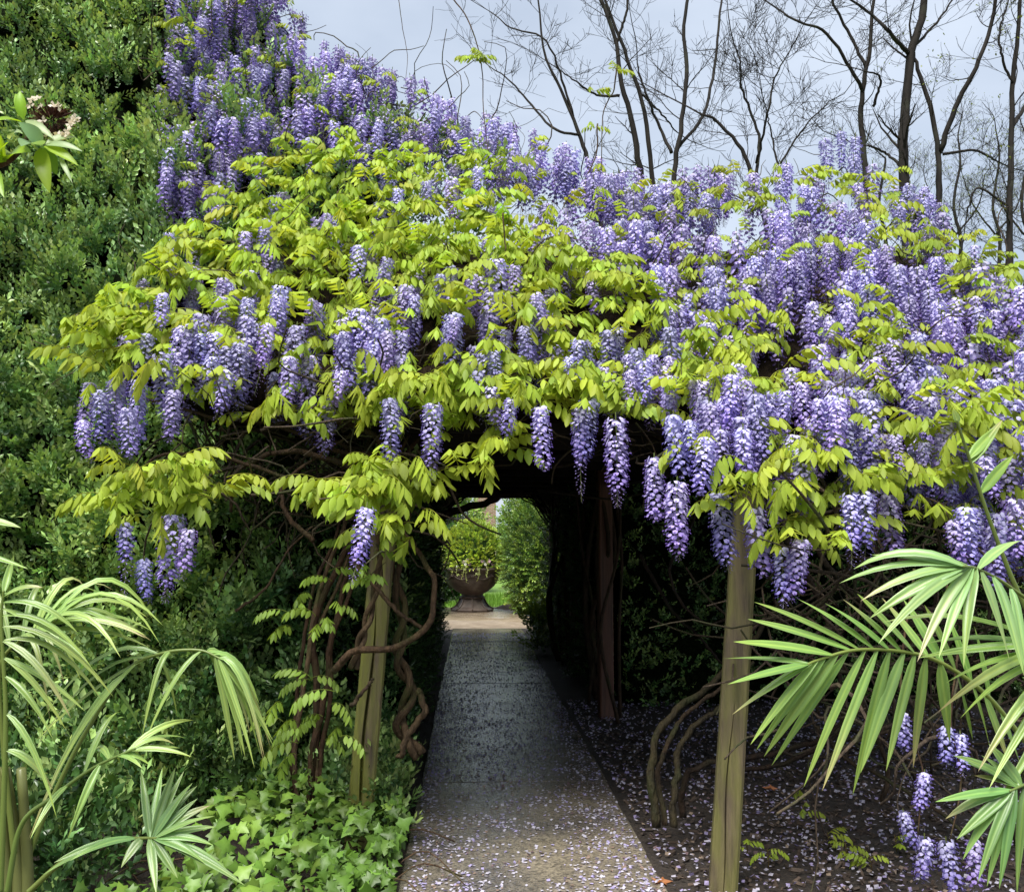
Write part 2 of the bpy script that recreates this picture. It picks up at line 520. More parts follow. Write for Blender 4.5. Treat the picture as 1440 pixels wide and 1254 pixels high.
def raceme(seed, L=0.4, Wd=0.048, n=110, open_=0.66, fs=0.0128):
    r = np.random.default_rng(seed)
    g = Geo()
    bend = r.normal(0, 0.03, 2)
    ax = lambda t: np.array((bend[0] * t * t, bend[1] * t * t, -t * L))
    tube(g, [ax(t) for t in np.linspace(-0.06, 1, 9)], np.linspace(0.0035, 0.0012, 9), 3, (0.18, 0.22, 0.06), cap=False)
    pale = np.array((0.60, 0.57, 0.82)); mid = np.array((0.36, 0.29, 0.69)); deep = np.array((0.16, 0.10, 0.43)); bud = np.array((0.30, 0.24, 0.52))
    i = 0
    for k in range(n):
        t = (k + 0.5) / n
        t = t ** 1.12
        a = k * 2.39996 + r.normal(0, .22)
        o = np.array((math.cos(a), math.sin(a), 0))
        u = np.array((0, 0, 1.0))
        if t < open_:
            f = t / open_
            rr = Wd * (0.72 + 0.38 * math.sin(math.pi * (0.15 + 0.6 * f))) * r.uniform(.8, 1.1)
            s = fs * r.uniform(.85, 1.15) * (1.05 - .18 * f)
            c1 = pale + (mid - pale) * min(1, max(0, f * 1.15 - .12 + r.normal(0, .12)))
            c2 = mid + (deep - mid) * min(1, .35 + .6 * f)
        else:
            f = (t - open_) / (1 - open_)
            rr = Wd * (0.78 * (1 - f) + .22) * r.uniform(.8, 1.1)
            s = fs * (0.75 - .42 * f)
            if r.random() < .22 * f:
                continue
            c1 = mid + (bud - mid) * f; c2 = deep
        pos = ax(t) + o * rr - u * 0.006
        tub = [ax(t) + u * .004, pos]
        if t > open_ * .9:
            sidev = np.array((-o[1], o[0], 0)) * .0011
            g.add([tub[0] - sidev, tub[0] + sidev, pos + sidev, pos - sidev], None, [(0, 1, 2, 3)], (0.25, 0.2, 0.3))
        # banner petal, reflexed disc
        nB = unit(o * r.uniform(.55, .9) + u * r.uniform(.35, .75) + r.normal(0, .15, 3))
        sx_ = unit(np.cross(u, nB)); sy_ = np.cross(nB, sx_)
        if t < open_ + .12:
            rim = []
            for q in range(6):
                b_ = q * math.pi / 3 + .52
                k1 = 1.15 if q in (0, 2) else 1.0
                rim.append(pos + s * k1 * (sx_ * math.cos(b_) * 1.05 + sy_ * math.sin(b_) * .95) - nB * s * (.32 + .12 * r.random()))
            g.add([pos] + rim, [(0, 1 + q, 1 + (q + 1) % 6) for q in range(6)], None, np.vstack([c1 * .92 + deep * .08] + [c1] * 6))
            # wings and keel
            d = unit(o * .75 - u * .75 + r.normal(0, .15, 3))
            b0 = pos + nB * s * .1 - sy_ * s * .25
            tip = b0 + d * s * 1.35
            mdl = b0 + d * s * .7 + nB * s * .35
            g.add([b0, mdl + sx_ * s * .42, mdl - sx_ * s * .42, tip, mdl - u * s * .55],
                  [(0, 1, 2), (1, 3, 2), (0, 4, 1), (0, 2, 4), (1, 4, 3), (2, 3, 4)], None, c2)
        else:
            d = unit(o * .8 - u * .35)
            sv_ = np.cross(d, u)
            g.add([pos, pos + d * s * .9 + sv_ * s * .45, pos + d * s * .9 - sv_ * s * .45, pos + d * s * .7 + u * s * .5, pos + d * s * 2.0],
                  [(0, 1, 3), (0, 3, 2), (1, 4, 3), (3, 4, 2), (0, 2, 1), (1, 2, 4)], None, c1)
    return g

RAC = []   # (length, width, mesh)
_k = 0
for (L, w, n, op) in [(0.22, .034, 60, .75), (0.26, .04, 80, .85), (0.32, .036, 88, .62), (0.33, .046, 112, .78), (0.4, .036, 100, .5), (0.4, .048, 140, .7), (0.46, .034, 108, .48), (0.30, .040, 92, .9), (.36, .030, 74, .35)]:
    for v in range(2):
        g = raceme(300 + _k, L, w * .92, int(n * 1.1), op)
        RAC.append((L, w, g.mesh('raceme', M['petal'])))
        _k += 1
SIDE_R = []
for v in range(4):   # coarser racemes for the far ones
    g = raceme(350 + v, 0.34 + .05 * v, .042, 58, (.8, .6, .7, .5)[v], fs=0.0185)
    SIDE_R.append((0.34 + .05 * v, .042, g.mesh('raceme', M['petal'])))

def sprig(seed, L=0.16, nl=15, ls=0.039, tip=(0.38, 0.54, 0.18), old=(0.07, 0.155, 0.045), wide=0.56):
    r = np.random.default_rng(seed)
    g = Geo()
    tip = np.array(tip); old = np.array(old)
    bend = r.normal(0, .15, 2)
    for k in range(nl):
        t = (k + 1) / nl
        a = k * 2.4 + r.normal(0, .3)
        side = (k % 3) - 1
        base = np.array((t * L, bend[0] * t * t * L + side * .12 * L * t, bend[1] * t * t * L))
        d = np.array((.75 + .5 * t, math.cos(a) * (1.1 - .5 * t), math.sin(a) * (1.1 - .5 * t)))
        Rm = frames(d, np.array((-.4, 0, 1.0)) + r.normal(0, .35, 3))
        s = ls * r.uniform(.75, 1.2)
        V = np.array([(0, 0, 0), (.5, -wide / 2, -.05), (.55, 0, .06), (.5, wide / 2, -.05), (1, 0, -.08)]) * s
        c = old + (tip - old) * (max(0, (t - .25) / .75) ** 1.1) * r.uniform(.7, 1.1)
        g.add(V @ Rm.T + base, [(0, 1, 2), (0, 2, 3), (1, 4, 2), (2, 4, 3)], None, c)
    return g

SPRIG = [sprig(500 + k).arrays() for k in range(8)]
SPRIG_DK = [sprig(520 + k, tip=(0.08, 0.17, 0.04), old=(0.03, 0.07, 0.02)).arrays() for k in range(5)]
SPRIG_DOME = [sprig(560 + k, L=.12, nl=16, ls=.04, tip=(0.50, 0.62, 0.06), old=(0.24, 0.36, 0.05)).arrays() for k in range(5)]
SPRIG_LT = [sprig(540 + k, tip=(0.26, 0.38, 0.06), old=(0.06, 0.13, 0.03), ls=.042).arrays() for k in range(5)]

def foliage(name, parent, temps, P, nrm, mat, smin=.8, smax=1.3, spread=.55, lift=.35, vjit=.25, stuff=True):
    n = len(P)
    d = unit(nrm) + rng.normal(0, spread, (n, 3)); d[:, 2] += lift
    up = rng.normal(0, .4, (n, 3)); up[:, 2] += 1
    tint = rng.uniform(1 - vjit, 1 + vjit, (n, 1)) * (1 + rng.normal(0, .06, (n, 3))) * (1 + .3 * lump(P[:, 0] + P[:, 1], P[:, 2], .22, .8))[:, None] * (1 + .22 * lump(P[:, 0], P[:, 2] + P[:, 1], .9, 1.8))[:, None] ** np.array([[1.3, 1.0, .4]])
    g = Geo()
    scatter(g, temps, rng.integers(0, len(temps), n), frames(d, up), P, rng.uniform(smin, smax, n), tint)
    return part(name, g.mesh(name, mat), parent, stuff=stuff)

def core(name, X, Y, Z, X2, Y2, Z2, parent, mat):  # solid filler added to block light through the foliage
    """closed lumpy body between a front grid and a back grid"""
    nx, ny = X.shape
    F = np.stack([X, Y, Z], -1).reshape(-1, 3); B = np.stack([X2, Y2, Z2], -1).reshape(-1, 3)
    i, j = np.meshgrid(np.arange(nx - 1), np.arange(ny - 1), indexing='ij')
    Q = np.stack([i * ny + j, (i + 1) * ny + j, (i + 1) * ny + j + 1, i * ny + j + 1], -1).reshape(-1, 4)
    o = nx * ny
    Qs = [Q, Q[:, ::-1] + o]
    e = []
    for a in range(nx - 1):
        e += [(a * ny, o + a * ny, o + (a + 1) * ny, (a + 1) * ny), (a * ny + ny - 1, (a + 1) * ny + ny - 1, o + (a + 1) * ny + ny - 1, o + a * ny + ny - 1)]
    for c in range(ny - 1):
        e += [(c, c + 1, o + c + 1, o + c), ((nx - 1) * ny + c, o + (nx - 1) * ny + c, o + (nx - 1) * ny + c + 1, (nx - 1) * ny + c + 1)]
    g = Geo(); g.add(np.vstack([F, B]), None, np.vstack(Qs + [np.array(e)]))
    return part(name, g.mesh(name, mat), parent, stuff=True)

# ------------------------------------------------------------------ tall hedge on the left
SKY_X = [-80, 60, 230, 330, 400, 440, 520, 580, 640, 700, 760, 820]
SKY_Y = [-260, -240, -120, -60, -10, 70, 110, 135, 165, 190, 215, 250]
def Dh(x, y):
    b = np.interp(y, [-260, 0, 150, 300, 600, 850, 1130], [10.2, 9.2, 8.5, 7.6, 6.6, 6.2, 5.95])
    return b + 1.0 * (1 - np.sqrt(np.abs(lump(x, y, 62, .4)) + .02)) + 0.22 * (1 - np.sqrt(np.abs(lump(x, y, 27, 1.9)) + .02)) - .5 + np.clip((np.asarray(x, float) - 300) / 400, 0, 1) * 0.5

hedge = thing('tall_hedge', 'tall dark green small-leaved hedge beside and behind the leafy wisteria', 'hedge', (-3, 7.5, 0))
gx = np.linspace(-220, 575, 62); gy = np.linspace(0, 1, 70)
GX, GT = np.meshgrid(gx, gy, indexing='ij')
top = np.interp(GX, SKY_X, SKY_Y) + 45
GY = top + (1120 - top) * GT
fr = at(GX, GY, Dh(GX, GY) + 0.34)
bk = at(GX, GY, Dh(GX, GY) + 2.6)
core('opaque_core', fr[..., 0], fr[..., 1], np.maximum(fr[..., 2], -.05), bk[..., 0], bk[..., 1], np.maximum(bk[..., 2], -.05), hedge, M['hedge_in'])
def hedge_pts(poly, n, jit=.16):
    q = sample_poly(poly, n)
    cr = np.abs(lump(q[:, 0], q[:, 1], 62, .4)); q = q[(cr > .13) | (rng.random(n) < .3)]; n = len(q)
    return at(q[:, 0], q[:, 1], Dh(q[:, 0], q[:, 1]) + rng.uniform(-jit, jit * .8, n))
lit = [(-200, -240), (240, -130), (260, 300), (230, 520), (130, 560), (140, 700), (180, 850), (420, 1110), (-200, 1110)]
P1 = hedge_pts(lit, 7600)
P2 = hedge_pts([(130, 560), (600, 560), (575, 800), (540, 1115), (400, 1115), (180, 850)], 2300)
P3 = hedge_pts([(240, -130), (300, -20), (400, 60), (440, 120), (560, 160), (640, 200), (740, 250), (600, 420), (250, 400)], 1100)
P = np.vstack([P1, P2, P3]); P = P[P[:, 2] > .02]
foliage('foliage', hedge, SPRIG, P, np.tile((0.1, -.8, .35), (len(P), 1)), M['box'], .9, 1.5, lift=.6)
g = Geo()
for k in range(9):
    x0 = -3.6 + .36 * k + random.uniform(-.1, .1)
    tube(g, smooth_line([(x0, 7.2, -.05), (x0 + random.uniform(-.2, .2), 7.3, 1.2), (x0 + random.uniform(-.4, .4), 7.8, 2.6), (x0 + random.uniform(-.5, .5), 8.6, 4.2)], 14), np.linspace(.05, .015, 14), 6)
part('stem', g.mesh('stem', M['bark']), hedge)

# clipped hedge walls inside the tunnel
def wall_hedge(name, label, xf, y0, y1, h, depth, side, n, temps, lumpk=.1):
    t_ = thing(name, label, 'hedge', (xf, (y0 + y1) / 2, 0))
    ys = np.linspace(y0, y1, 60); zs = np.linspace(-.04, h, 24)
    Yg, Zg = np.meshgrid(ys, zs, indexing='ij')
    X = xf + side * (-.14) + lumpk * lump(Yg, Zg, .35, .3)
    core('opaque_core', X, Yg, Zg, X * 0 + xf - side * depth, Yg, Zg, t_, M['hedge_in'])
    yy = rng.uniform(y0, y1, n); zz = rng.uniform(.02, h, n)
    P = np.stack([xf + lumpk * lump(yy, zz, .35, .3) + rng.uniform(-.1, .08, n), yy, zz], -1)
    nr = np.tile((side * .9, -.3, .3), (n, 1))
    m_ = n // 5
    P2 = np.stack([xf - side * rng.uniform(0, depth, m_), np.full(m_, y0) + rng.uniform(-.1, .06, m_), rng.uniform(.02, h, m_)], -1)
    foliage('foliage', t_, temps, np.vstack([P, P2]), np.vstack([nr, np.tile((0, -1, .3), (m_, 1))]), M['box'], .7, 1.15)
    return t_
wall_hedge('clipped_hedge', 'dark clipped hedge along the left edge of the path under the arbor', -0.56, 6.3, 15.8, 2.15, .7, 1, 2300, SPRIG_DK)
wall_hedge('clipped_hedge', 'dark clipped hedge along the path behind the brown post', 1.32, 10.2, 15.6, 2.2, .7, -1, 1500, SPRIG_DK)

# hedge behind the arbor on the right, facing the camera
hr = thing('back_hedge', 'dark hedge behind the brown post and the bare vine stems', 'hedge', (3.5, 9.5, 0))
xs = np.linspace(1.5, 7.5, 60); zs = np.linspace(-.04, 2.5, 24)
Xg, Zg = np.meshgrid(xs, zs, indexing='ij')
yf = lambda x, z: 9.2 + .22 * lump(x, z, .33, 1.1)
core('opaque_core', Xg, yf(Xg, Zg) + .16, Zg, Xg, Xg * 0 + 10.6, Zg, hr, M['hedge_in'])
n = 2400
xx = rng.uniform(1.4, 7.5, n); zz = rng.uniform(.02, 2.55, n)
foliage('foliage', hr, SPRIG, np.stack([xx, yf(xx, zz) + rng.uniform(-.15, .1, n), zz], -1), np.tile((0, -.9, .3), (n, 1)), M['box'], .75, 1.2)

# ------------------------------------------------------------------ arbor
m, t, o = nodes_of('weathered_post')
tc = N(t, 'ShaderNodeTexCoord')
mp = N(t, 'ShaderNodeMapping'); mp.inputs['Scale'].default_value = (30, 30, 1.3)
t.links.new(tc.outputs['Object'], mp.inputs[0])
nz = N(t, 'ShaderNodeTexNoise'); nz.inputs['Scale'].default_value = 1.0; nz.inputs['Detail'].default_value = 10; nz.inputs['Roughness'].default_value = .75
t.links.new(mp.outputs[0], nz.inputs['Vector'])
rp = N(t, 'ShaderNodeValToRGB')
rp.color_ramp.elements[0].position = .3; rp.color_ramp.elements[0].color = (.018, .013, .007, 1)
rp.color_ramp.elements[1].position = .72; rp.color_ramp.elements[1].color = (.18, .135, .075, 1)
t.links.new(nz.outputs[0], rp.inputs[0])
n2 = N(t, 'ShaderNodeTexNoise'); n2.inputs['Scale'].default_value = 3.2; n2.inputs['Detail'].default_value = 5
mp2 = N(t, 'ShaderNodeMapping'); mp2.inputs['Scale'].default_value = (5, 5, .9)
t.links.new(tc.outputs['Object'], mp2.inputs[0]); t.links.new(mp2.outputs[0], n2.inputs['Vector'])
mr = N(t, 'ShaderNodeMapRange'); mr.inputs[1].default_value = .36; mr.inputs[2].default_value = .6
t.links.new(n2.outputs[0], mr.inputs[0])
moss = N(t, 'ShaderNodeMix', data_type='RGBA'); moss.inputs[7].default_value = (.19, .20, .025, 1)
ms = N(t, 'ShaderNodeMath', operation='MULTIPLY'); ms.inputs[1].default_value = .75
at_n = N(t, 'ShaderNodeAttribute', attribute_name='Col')
sc_ = N(t, 'ShaderNodeSeparateColor'); t.links.new(at_n.outputs['Color'], sc_.inputs[0])
t.links.new(mr.outputs[0], ms.inputs[0])
ms2 = N(t, 'ShaderNodeMath', operation='MULTIPLY'); t.links.new(ms.outputs[0], ms2.inputs[0]); t.links.new(sc_.outputs[1], ms2.inputs[1])
t.links.new(ms2.outputs[0], moss.inputs[0]); t.links.new(rp.outputs[0], moss.inputs[6])
b = N(t, 'ShaderNodeBsdfPrincipled'); b.inputs['Roughness'].default_value = .62
t.links.new(moss.outputs[2], b.inputs['Base Color'])
bp = N(t, 'ShaderNodeBump'); bp.inputs['Strength'].default_value = .9; bp.inputs['Distance'].default_value = .012
t.links.new(nz.outputs[0], bp.inputs['Height']); t.links.new(bp.outputs[0], b.inputs['Normal'])
t.links.new(b.outputs[0], o.inputs[0])
M['post'] = m
M['brownpost'] = rough_mat('brown_post', (.05, .022, .012), (.17, .075, .045), 1.0, (.5, .8), .5, 1.5, (30, 30, 1.5))

def post(parent, p0, p1, w, mat, rot=0.0, notch=True, mossy=1.0, wt=None, cr_=1.0, c0=1.5):
    """square post with eased edges, a drying crack and a lean"""
    h = w / 2; e = w * .09
    pr = [(-h + e, -h)]
    if notch:
        pr += [(-.012 + w * -.05, -h), (-.002 + w * -.05, -h + w * .3), (.008 + w * -.05, -h)]
    pr += [(h - e, -h), (h, -h + e), (h, h - e), (h - e, h), (-h + e, h), (-h, h - e), (-h, -h + e)]
    pr = np.array(pr); n = 26
    p0 = np.array(p0, float); p1 = np.array(p1, float)
    c, s = math.cos(rot), math.sin(rot)
    V = []
    for k in range(n):
        t_ = k / (n - 1)
        q = p0 + (p1 - p0) * t_
        f = 1 + ((wt or w) / w - 1) * t_ + .012 * math.sin(k * 1.7)
        cr = pr.copy()
        if notch:
            z = max(0.05, min(1, math.sin(math.pi * min(1, t_ * c0)) * 1.2)) * cr_
            cr[2, 1] = -h + w * .3 * z; cr[1, 0] = cr[2, 0] - .010 * z; cr[3, 0] = cr[2, 0] + .010 * z
            cr[1:4, 0] += .008 * math.sin(k * .6)
        x = cr[:, 0] * f * c - cr[:, 1] * f * s; y = cr[:, 0] * f * s + cr[:, 1] * f * c
        V.append(np.stack([q[0] + x, q[1] + y, np.full(len(x), q[2])], -1))
    V = np.array(V); m_ = len(pr)
    i, j = np.meshgrid(np.arange(n - 1), np.arange(m_), indexing='ij'); j2 = (j + 1) % m_
    Q = np.stack([i * m_ + j, i * m_ + j2, (i + 1) * m_ + j2, (i + 1) * m_ + j], -1).reshape(-1, 4)
    VV = np.vstack([V.reshape(-1, 3), p1[None]])
    T = [((n - 1) * m_ + k, (n - 1) * m_ + (k + 1) % m_, n * m_) for k in range(m_)]
    g = Geo(); g.add(VV, T, Q, (1, mossy, 1))
    return part('post', g.mesh('post', mat, smooth=False), parent)

arbor = thing('wooden_arbor', 'weathered wooden arbor posts carrying the wisteria over the path', 'arbor', (.3, 5, 0))
pl0 = ground(500, 1192); pl1 = at(548, 650, pl0[1] + .05)
po = post(arbor, pl0 - (0, 0, .1), pl1, .135, M['post'], .12, True, 1.0, .125); po['label'] = 'mossy green cracked post leaning towards the path'
pr0 = ground(1013, 1262); pr1 = at(1050, 690, pr0[1] + .05)
po = post(arbor, pr0 - (0, 0, .1), pr1, .125, M['post'], -.2, True, .5, .115, .4, 1.9); po['label'] = 'grey brown weathered post beside the palm frond'
pb0 = ground(852, 1012); pb1 = at(849, 640, pb0[1])
po = post(arbor, pb0 - (0, 0, .1), pb1, .125, M['brownpost'], .1, False); po['label'] = 'reddish brown square post inside the arbor'
for (x, y) in ((-.75, 8.6), (-.75, 12.2), (1.3, 12.0), (1.3, 15.2), (-.75, 15.2)):
    post(arbor, (x, y, -.1), (x, y, 2.25), .12, M['brownpost'], .05, False)
def beam(name, a, b_, w, h):
    a = np.array(a, float); b_ = np.array(b_, float)
    Rm = frames((b_ - a)[None])[0]
    g = Geo(); box(g, (a + b_) / 2, (np.linalg.norm(b_ - a), w, h), (1, .3, 1), Rm)
    return part(name, g.mesh(name, M['tbark'], smooth=False), arbor)
beam('beam', (pl1[0], pl1[1] + .0, 2.06), (-.75, 15.6, 2.3), .09, .15)
beam('beam', (pr1[0], pr1[1] + .3, 2.05), (1.3, 15.6, 2.3), .09, .15)
for k in range(11):
    y = 5.5 + k * 1.0
    beam('rafter', (-1.0, y, 2.26 + .005 * k), (1.7, y, 2.24 + .005 * k), .05, .1)

# ------------------------------------------------------------------ wisteria
def Dc(x, y):
    b = np.interp(y, [150, 250, 350, 450, 550, 650, 850], [8.2, 7.1, 6.0, 5.25, 4.8, 4.62, 4.5])
    x = np.asarray(x, float)
    k = np.clip((x - 860) / 140, 0, 1) * np.clip((np.asarray(y, float) - 470) / 130, 0, 1)
    return b - .55 * k + .16 * lump(x, y, 42, 2.2) + .07 * lump(x, y, 18, .4)

CSKY_X = [60, 100, 180, 260, 380, 500, 640, 700, 760, 900, 1000, 1100, 1180, 1300, 1380, 1440, 1700]
CSKY_Y = [560, 470, 385, 330, 215, 185, 180, 215, 250, 265, 250, 240, 215, 275, 355, 400, 470]

wl = thing('wisteria_vine', 'leafy yellow-green wisteria with scattered racemes climbing the mossy leaning post', 'wisteria', tuple(ground(450, 1170)))
wr = thing('wisteria_vine', 'wisteria thick with violet racemes over the bare twisted stems by the palm', 'wisteria', tuple(ground(940, 1150)))
wu = thing('wisteria_vine', 'wisteria with violet racemes trailing over the top of the tall hedge', 'wisteria', (-1.6, 9.2, 0))

# thatch in place of old stems: solid body added to block sky light
xs = np.linspace(-1.75, 4.6, 90); ys = np.linspace(5.0, 15.4, 60)
Xg, Yg = np.meshgrid(xs, ys, indexing='ij')
hz = np.interp(Yg, [4.6, 5.25, 6.0, 7.1, 8.2, 11, 15.5], [2.3, 2.65, 3.2, 4.0, 4.4, 3.9, 2.9]) - .3
for _ in range(24):
    px, py = project(np.stack([Xg, Yg, hz], -1))
    lim = np.interp(px, CSKY_X, CSKY_Y) + 60
    hz = np.where(py < lim, hz - .12, hz)
hz = np.maximum(hz, 2.46) + .06 * lump(Xg, Yg, .2, .2)
bt = 2.28 + .07 * lump(Xg, Yg, .25, 1.0) + np.clip((Yg - 11) / 3, 0, 1) * (.22 - .42 * np.minimum(1.2, ((Xg - .4) / .75) ** 2))
bt = np.where(Xg < -1.3, bt + (-1.3 - Xg) * .25, bt)
hz = np.maximum(hz, bt + .1)
core('thatch_blocker', Xg, Yg, hz, Xg, Yg, bt, wl, M['thatch_blocker'])
# thin twigs poking out of the thatch, below and in front
def twig_tangle(parent, poly, n, dmin, dmax, r0, r1, ln, C=(1, 1, 1), name='twig_tangle', hang=.0, dfun=Dc):
    g = Geo()
    q = sample_poly(poly, n)
    for k in range(n):
        p = at(q[k, 0], q[k, 1], dfun(q[k, 0], q[k, 1]) + random.uniform(dmin, dmax))
        d = unit(rng.normal(0, 1, 3) * (1, .6, .75))
        L = ln * random.uniform(.5, 1.5)
        pts = [p]
        for s_ in range(5):
            d = unit(d + rng.normal(0, .55, 3) + np.array((0, 0, -hang)))
            pts.append(pts[-1] + d * L / 5)
        r = random.uniform(r0, r1)
        tube(g, smooth_line(pts, 11), np.linspace(r, r * .5, 11), 4, np.array(C) * random.uniform(.6, 1.3), cap=False)
    return part(name, g.mesh(name, M['bark']), parent, stuff=True)

def cover(parent, n):
    x = rng.uniform(-1.6, 4.5, n); y = rng.uniform(5.2, 14.5, n)
    i = np.clip(((x + 1.75) / 6.35 * 89).astype(int), 0, 89); j = np.clip(((y - 5.0) / 10.4 * 59).astype(int), 0, 59)
    P = np.stack([x, y, hz[i, j] + rng.uniform(-.02, .12, n)], -1)
    az = rng.normal(0, 1.3, n); el_ = rng.uniform(-.1, .5, n)
    d = np.stack([np.sin(az) * np.cos(el_), -np.cos(az) * np.cos(el_), np.sin(el_)], -1)
    g = Geo()
    scatter(g, LEAF_AR, rng.integers(0, 10, n), frames(d), P, rng.uniform(.8, 1.2, n), rng.uniform(.7, 1.0, (n, 1)) * np.array([[.9, 1.0, 1.0]]))
    return part('leaves', g.mesh('leaves', M['wleaf']), parent, stuff=True)
cover(wr, 1300)
LREG = [(97, 500), (140, 420), (190, 385), (265, 330), (320, 280), (380, 205), (500, 182), (570, 225), (650, 195), (735, 235), (745, 330), (880, 370), (960, 425), (1040, 490), (1010, 545), (920, 590), (840, 590), (760, 570), (640, 560), (560, 560), (450, 590), (330, 560), (230, 550), (130, 570)]
RREG = [(745, 280), (870, 255), (1000, 250), (1080, 240), (1160, 215), (1230, 225), (1310, 285), (1385, 360), (1500, 420), (1500, 800), (1390, 760), (1340, 720), (1250, 740), (1190, 700), (1110, 650), (980, 620), (965, 490), (900, 400), (760, 340)]
UREG = [(225, 120), (245, -60), (400, -20), (440, 65), (560, 105), (640, 150), (770, 205), (850, 240), (920, 265), (900, 300), (745, 265), (560, 225), (400, 190), (330, 270), (270, 320), (235, 250)]
twig_tangle(wl, LREG, 140, .12, .5, .003, .007, .4)
twig_tangle(wl, [(250, 560), (600, 560), (590, 640), (560, 720), (420, 740), (300, 700)], 150, .1, 1.1, .004, .011, .6)
twig_tangle(wr, RREG, 160, .1, .5, .003, .007, .4)
twig_tangle(wr, [(640, 560), (1000, 590), (1000, 650), (800, 620), (660, 600)], 90, .3, 2.0, .004, .010, .42)
twig_tangle(wr, [(1070, 660), (1500, 760), (1500, 1010), (1240, 1050), (1080, 1000)], 170, .1, 1.6, .004, .013, .9)
twig_tangle(wu, UREG, 150, .0, .4, .003, .008, .7, dfun=lambda x, y: Dh(x, y) - .2)

MAXP = 300
def place_leaves(parent, pts, az, elev, sc, idx=None):
    n = len(pts)
    d = np.stack([np.sin(az) * np.cos(elev), -np.cos(az) * np.cos(elev), np.sin(elev)], -1)
    up = rng.normal(0, .18, (n, 3)); up[:, 2] += 1
    Rm = frames(d, up)
    if idx is None:
        idx = rng.integers(0, len(LEAF_ME), n)
    size = sc / pts[:, 1]
    order = np.argsort(-size)
    for k in order[:MAXP]:
        part('compound_leaf', LEAF_ME[idx[k]], parent, mw(Rm[k], pts[k], sc[k]))
    rest = order[MAXP:]
    if len(rest):
        g = Geo()
        tint = rng.uniform(.75, 1.1, (len(rest), 1)) * (1 + rng.normal(0, .05, (len(rest), 3)))
        scatter(g, LEAF_AR, idx[rest], Rm[rest], pts[rest], sc[rest], tint)
        part('leaves', g.mesh('leaves', M['wleaf']), parent, stuff=True)

def place_racemes(parent, tops, lens, wides, coarse=False):
    lib = SIDE_R if coarse else RAC
    for p, L, w in zip(tops, lens, wides):
        c = [(abs(math.log(L / l)) + .3 * abs(math.log(w / ww)) + random.uniform(0, .18), k) for k, (l, ww, _) in enumerate(lib)]
        k = min(c)[1]
        s = L / lib[k][0]
        s = min(1.35, max(.75, s))
        Rm = np.array(Euler((random.gauss(0, .07), random.gauss(0, .07), random.uniform(0, 6.28))).to_matrix())
        part('raceme', lib[k][2], parent, mw(Rm, p, s))

def leaf_set(polys):
    """polys: (poly, count, az spread, scale range, depth offset range)"""
    P, A, E, Sx = [], [], [], []
    for poly, n, azs, (s0, s1), (o0, o1) in polys:
        q = sample_poly(poly, n)
        P.append(at(q[:, 0], q[:, 1], Dc(q[:, 0], q[:, 1]) + rng.uniform(o0, o1, n)))
        A.append(rng.normal(0, azs, n)); E.append(rng.uniform(-.15, .45, n)); Sx.append(rng.uniform(s0, s1, n))
    return np.vstack(P), np.concatenate(A), np.concatenate(E), np.concatenate(Sx)

def ell(cx, cy, rx, ry, n=14):
    a = np.arange(n) * 2 * math.pi / n
    return np.stack([cx + rx * np.cos(a), cy + ry * np.sin(a)], -1)

LU = [(260, 345), (320, 280), (380, 205), (500, 182), (570, 225), (650, 195), (735, 235), (745, 330), (880, 370), (960, 425), (900, 450), (700, 400), (600, 380), (400, 360)]
P, A, E, Sx = leaf_set([
    (LREG, 430, 1.0, (.85, 1.25), (-.12, .2)),
    ([(300, 330), (420, 250), (760, 300), (900, 400), (760, 450), (330, 440)], 120, 1.0, (.85, 1.2), (.1, .5)),
    (LU, 120, 1.0, (.85, 1.25), (-.1, .15)),
    ([(97, 500), (140, 420), (190, 385), (265, 330), (330, 400), (300, 470), (150, 520)], 70, .9, (.85, 1.2), (-.1, .15)),
    (ell(235, 690, 95, 42), 60, 1.1, (.75, 1.05), (-.2, .15)),
    (ell(540, 680, 95, 30), 46, 1.0, (.8, 1.15), (-.15, .15)),
    (ell(560, 740, 50, 25), 12, .9, (.8, 1.1), (-.15, .1)),
    (ell(680, 610, 55, 60), 26, .8, (.8, 1.1), (-.15, .1)),
    ([(560, 520), (900, 520), (900, 590), (560, 570)], 70, .9, (.85, 1.15), (-.2, .1)),
    ([(330, 540), (620, 540), (600, 600), (360, 600)], 36, 1.0, (.8, 1.05), (-.05, .4)),
])
place_leaves(wl, P, A, E, Sx)
P, A, E, Sx = leaf_set([
    (ell(440, 860, 50, 40), 10, 1.2, (.5, .75), (.0, .3)),
    (ell(440, 1010, 48, 70), 17, 1.2, (.55, .8), (-.05, .3)),
    (ell(500, 800, 40, 40), 7, 1.2, (.5, .7), (-.1, .2)),
])
gl = Geo()
d_ = np.stack([np.sin(A) * np.cos(E), -np.cos(A) * np.cos(E), np.sin(E)], -1)
scatter(gl, [LEAF_AR[2], LEAF_AR[6]], rng.integers(0, 2, len(P)), frames(d_), P, Sx, rng.uniform(.5, .85, (len(P), 1)) * np.array([[.85, 1, 1.1]]))
part('leaves', gl.mesh('leaves', M['wleaf']), wl, stuff=True)
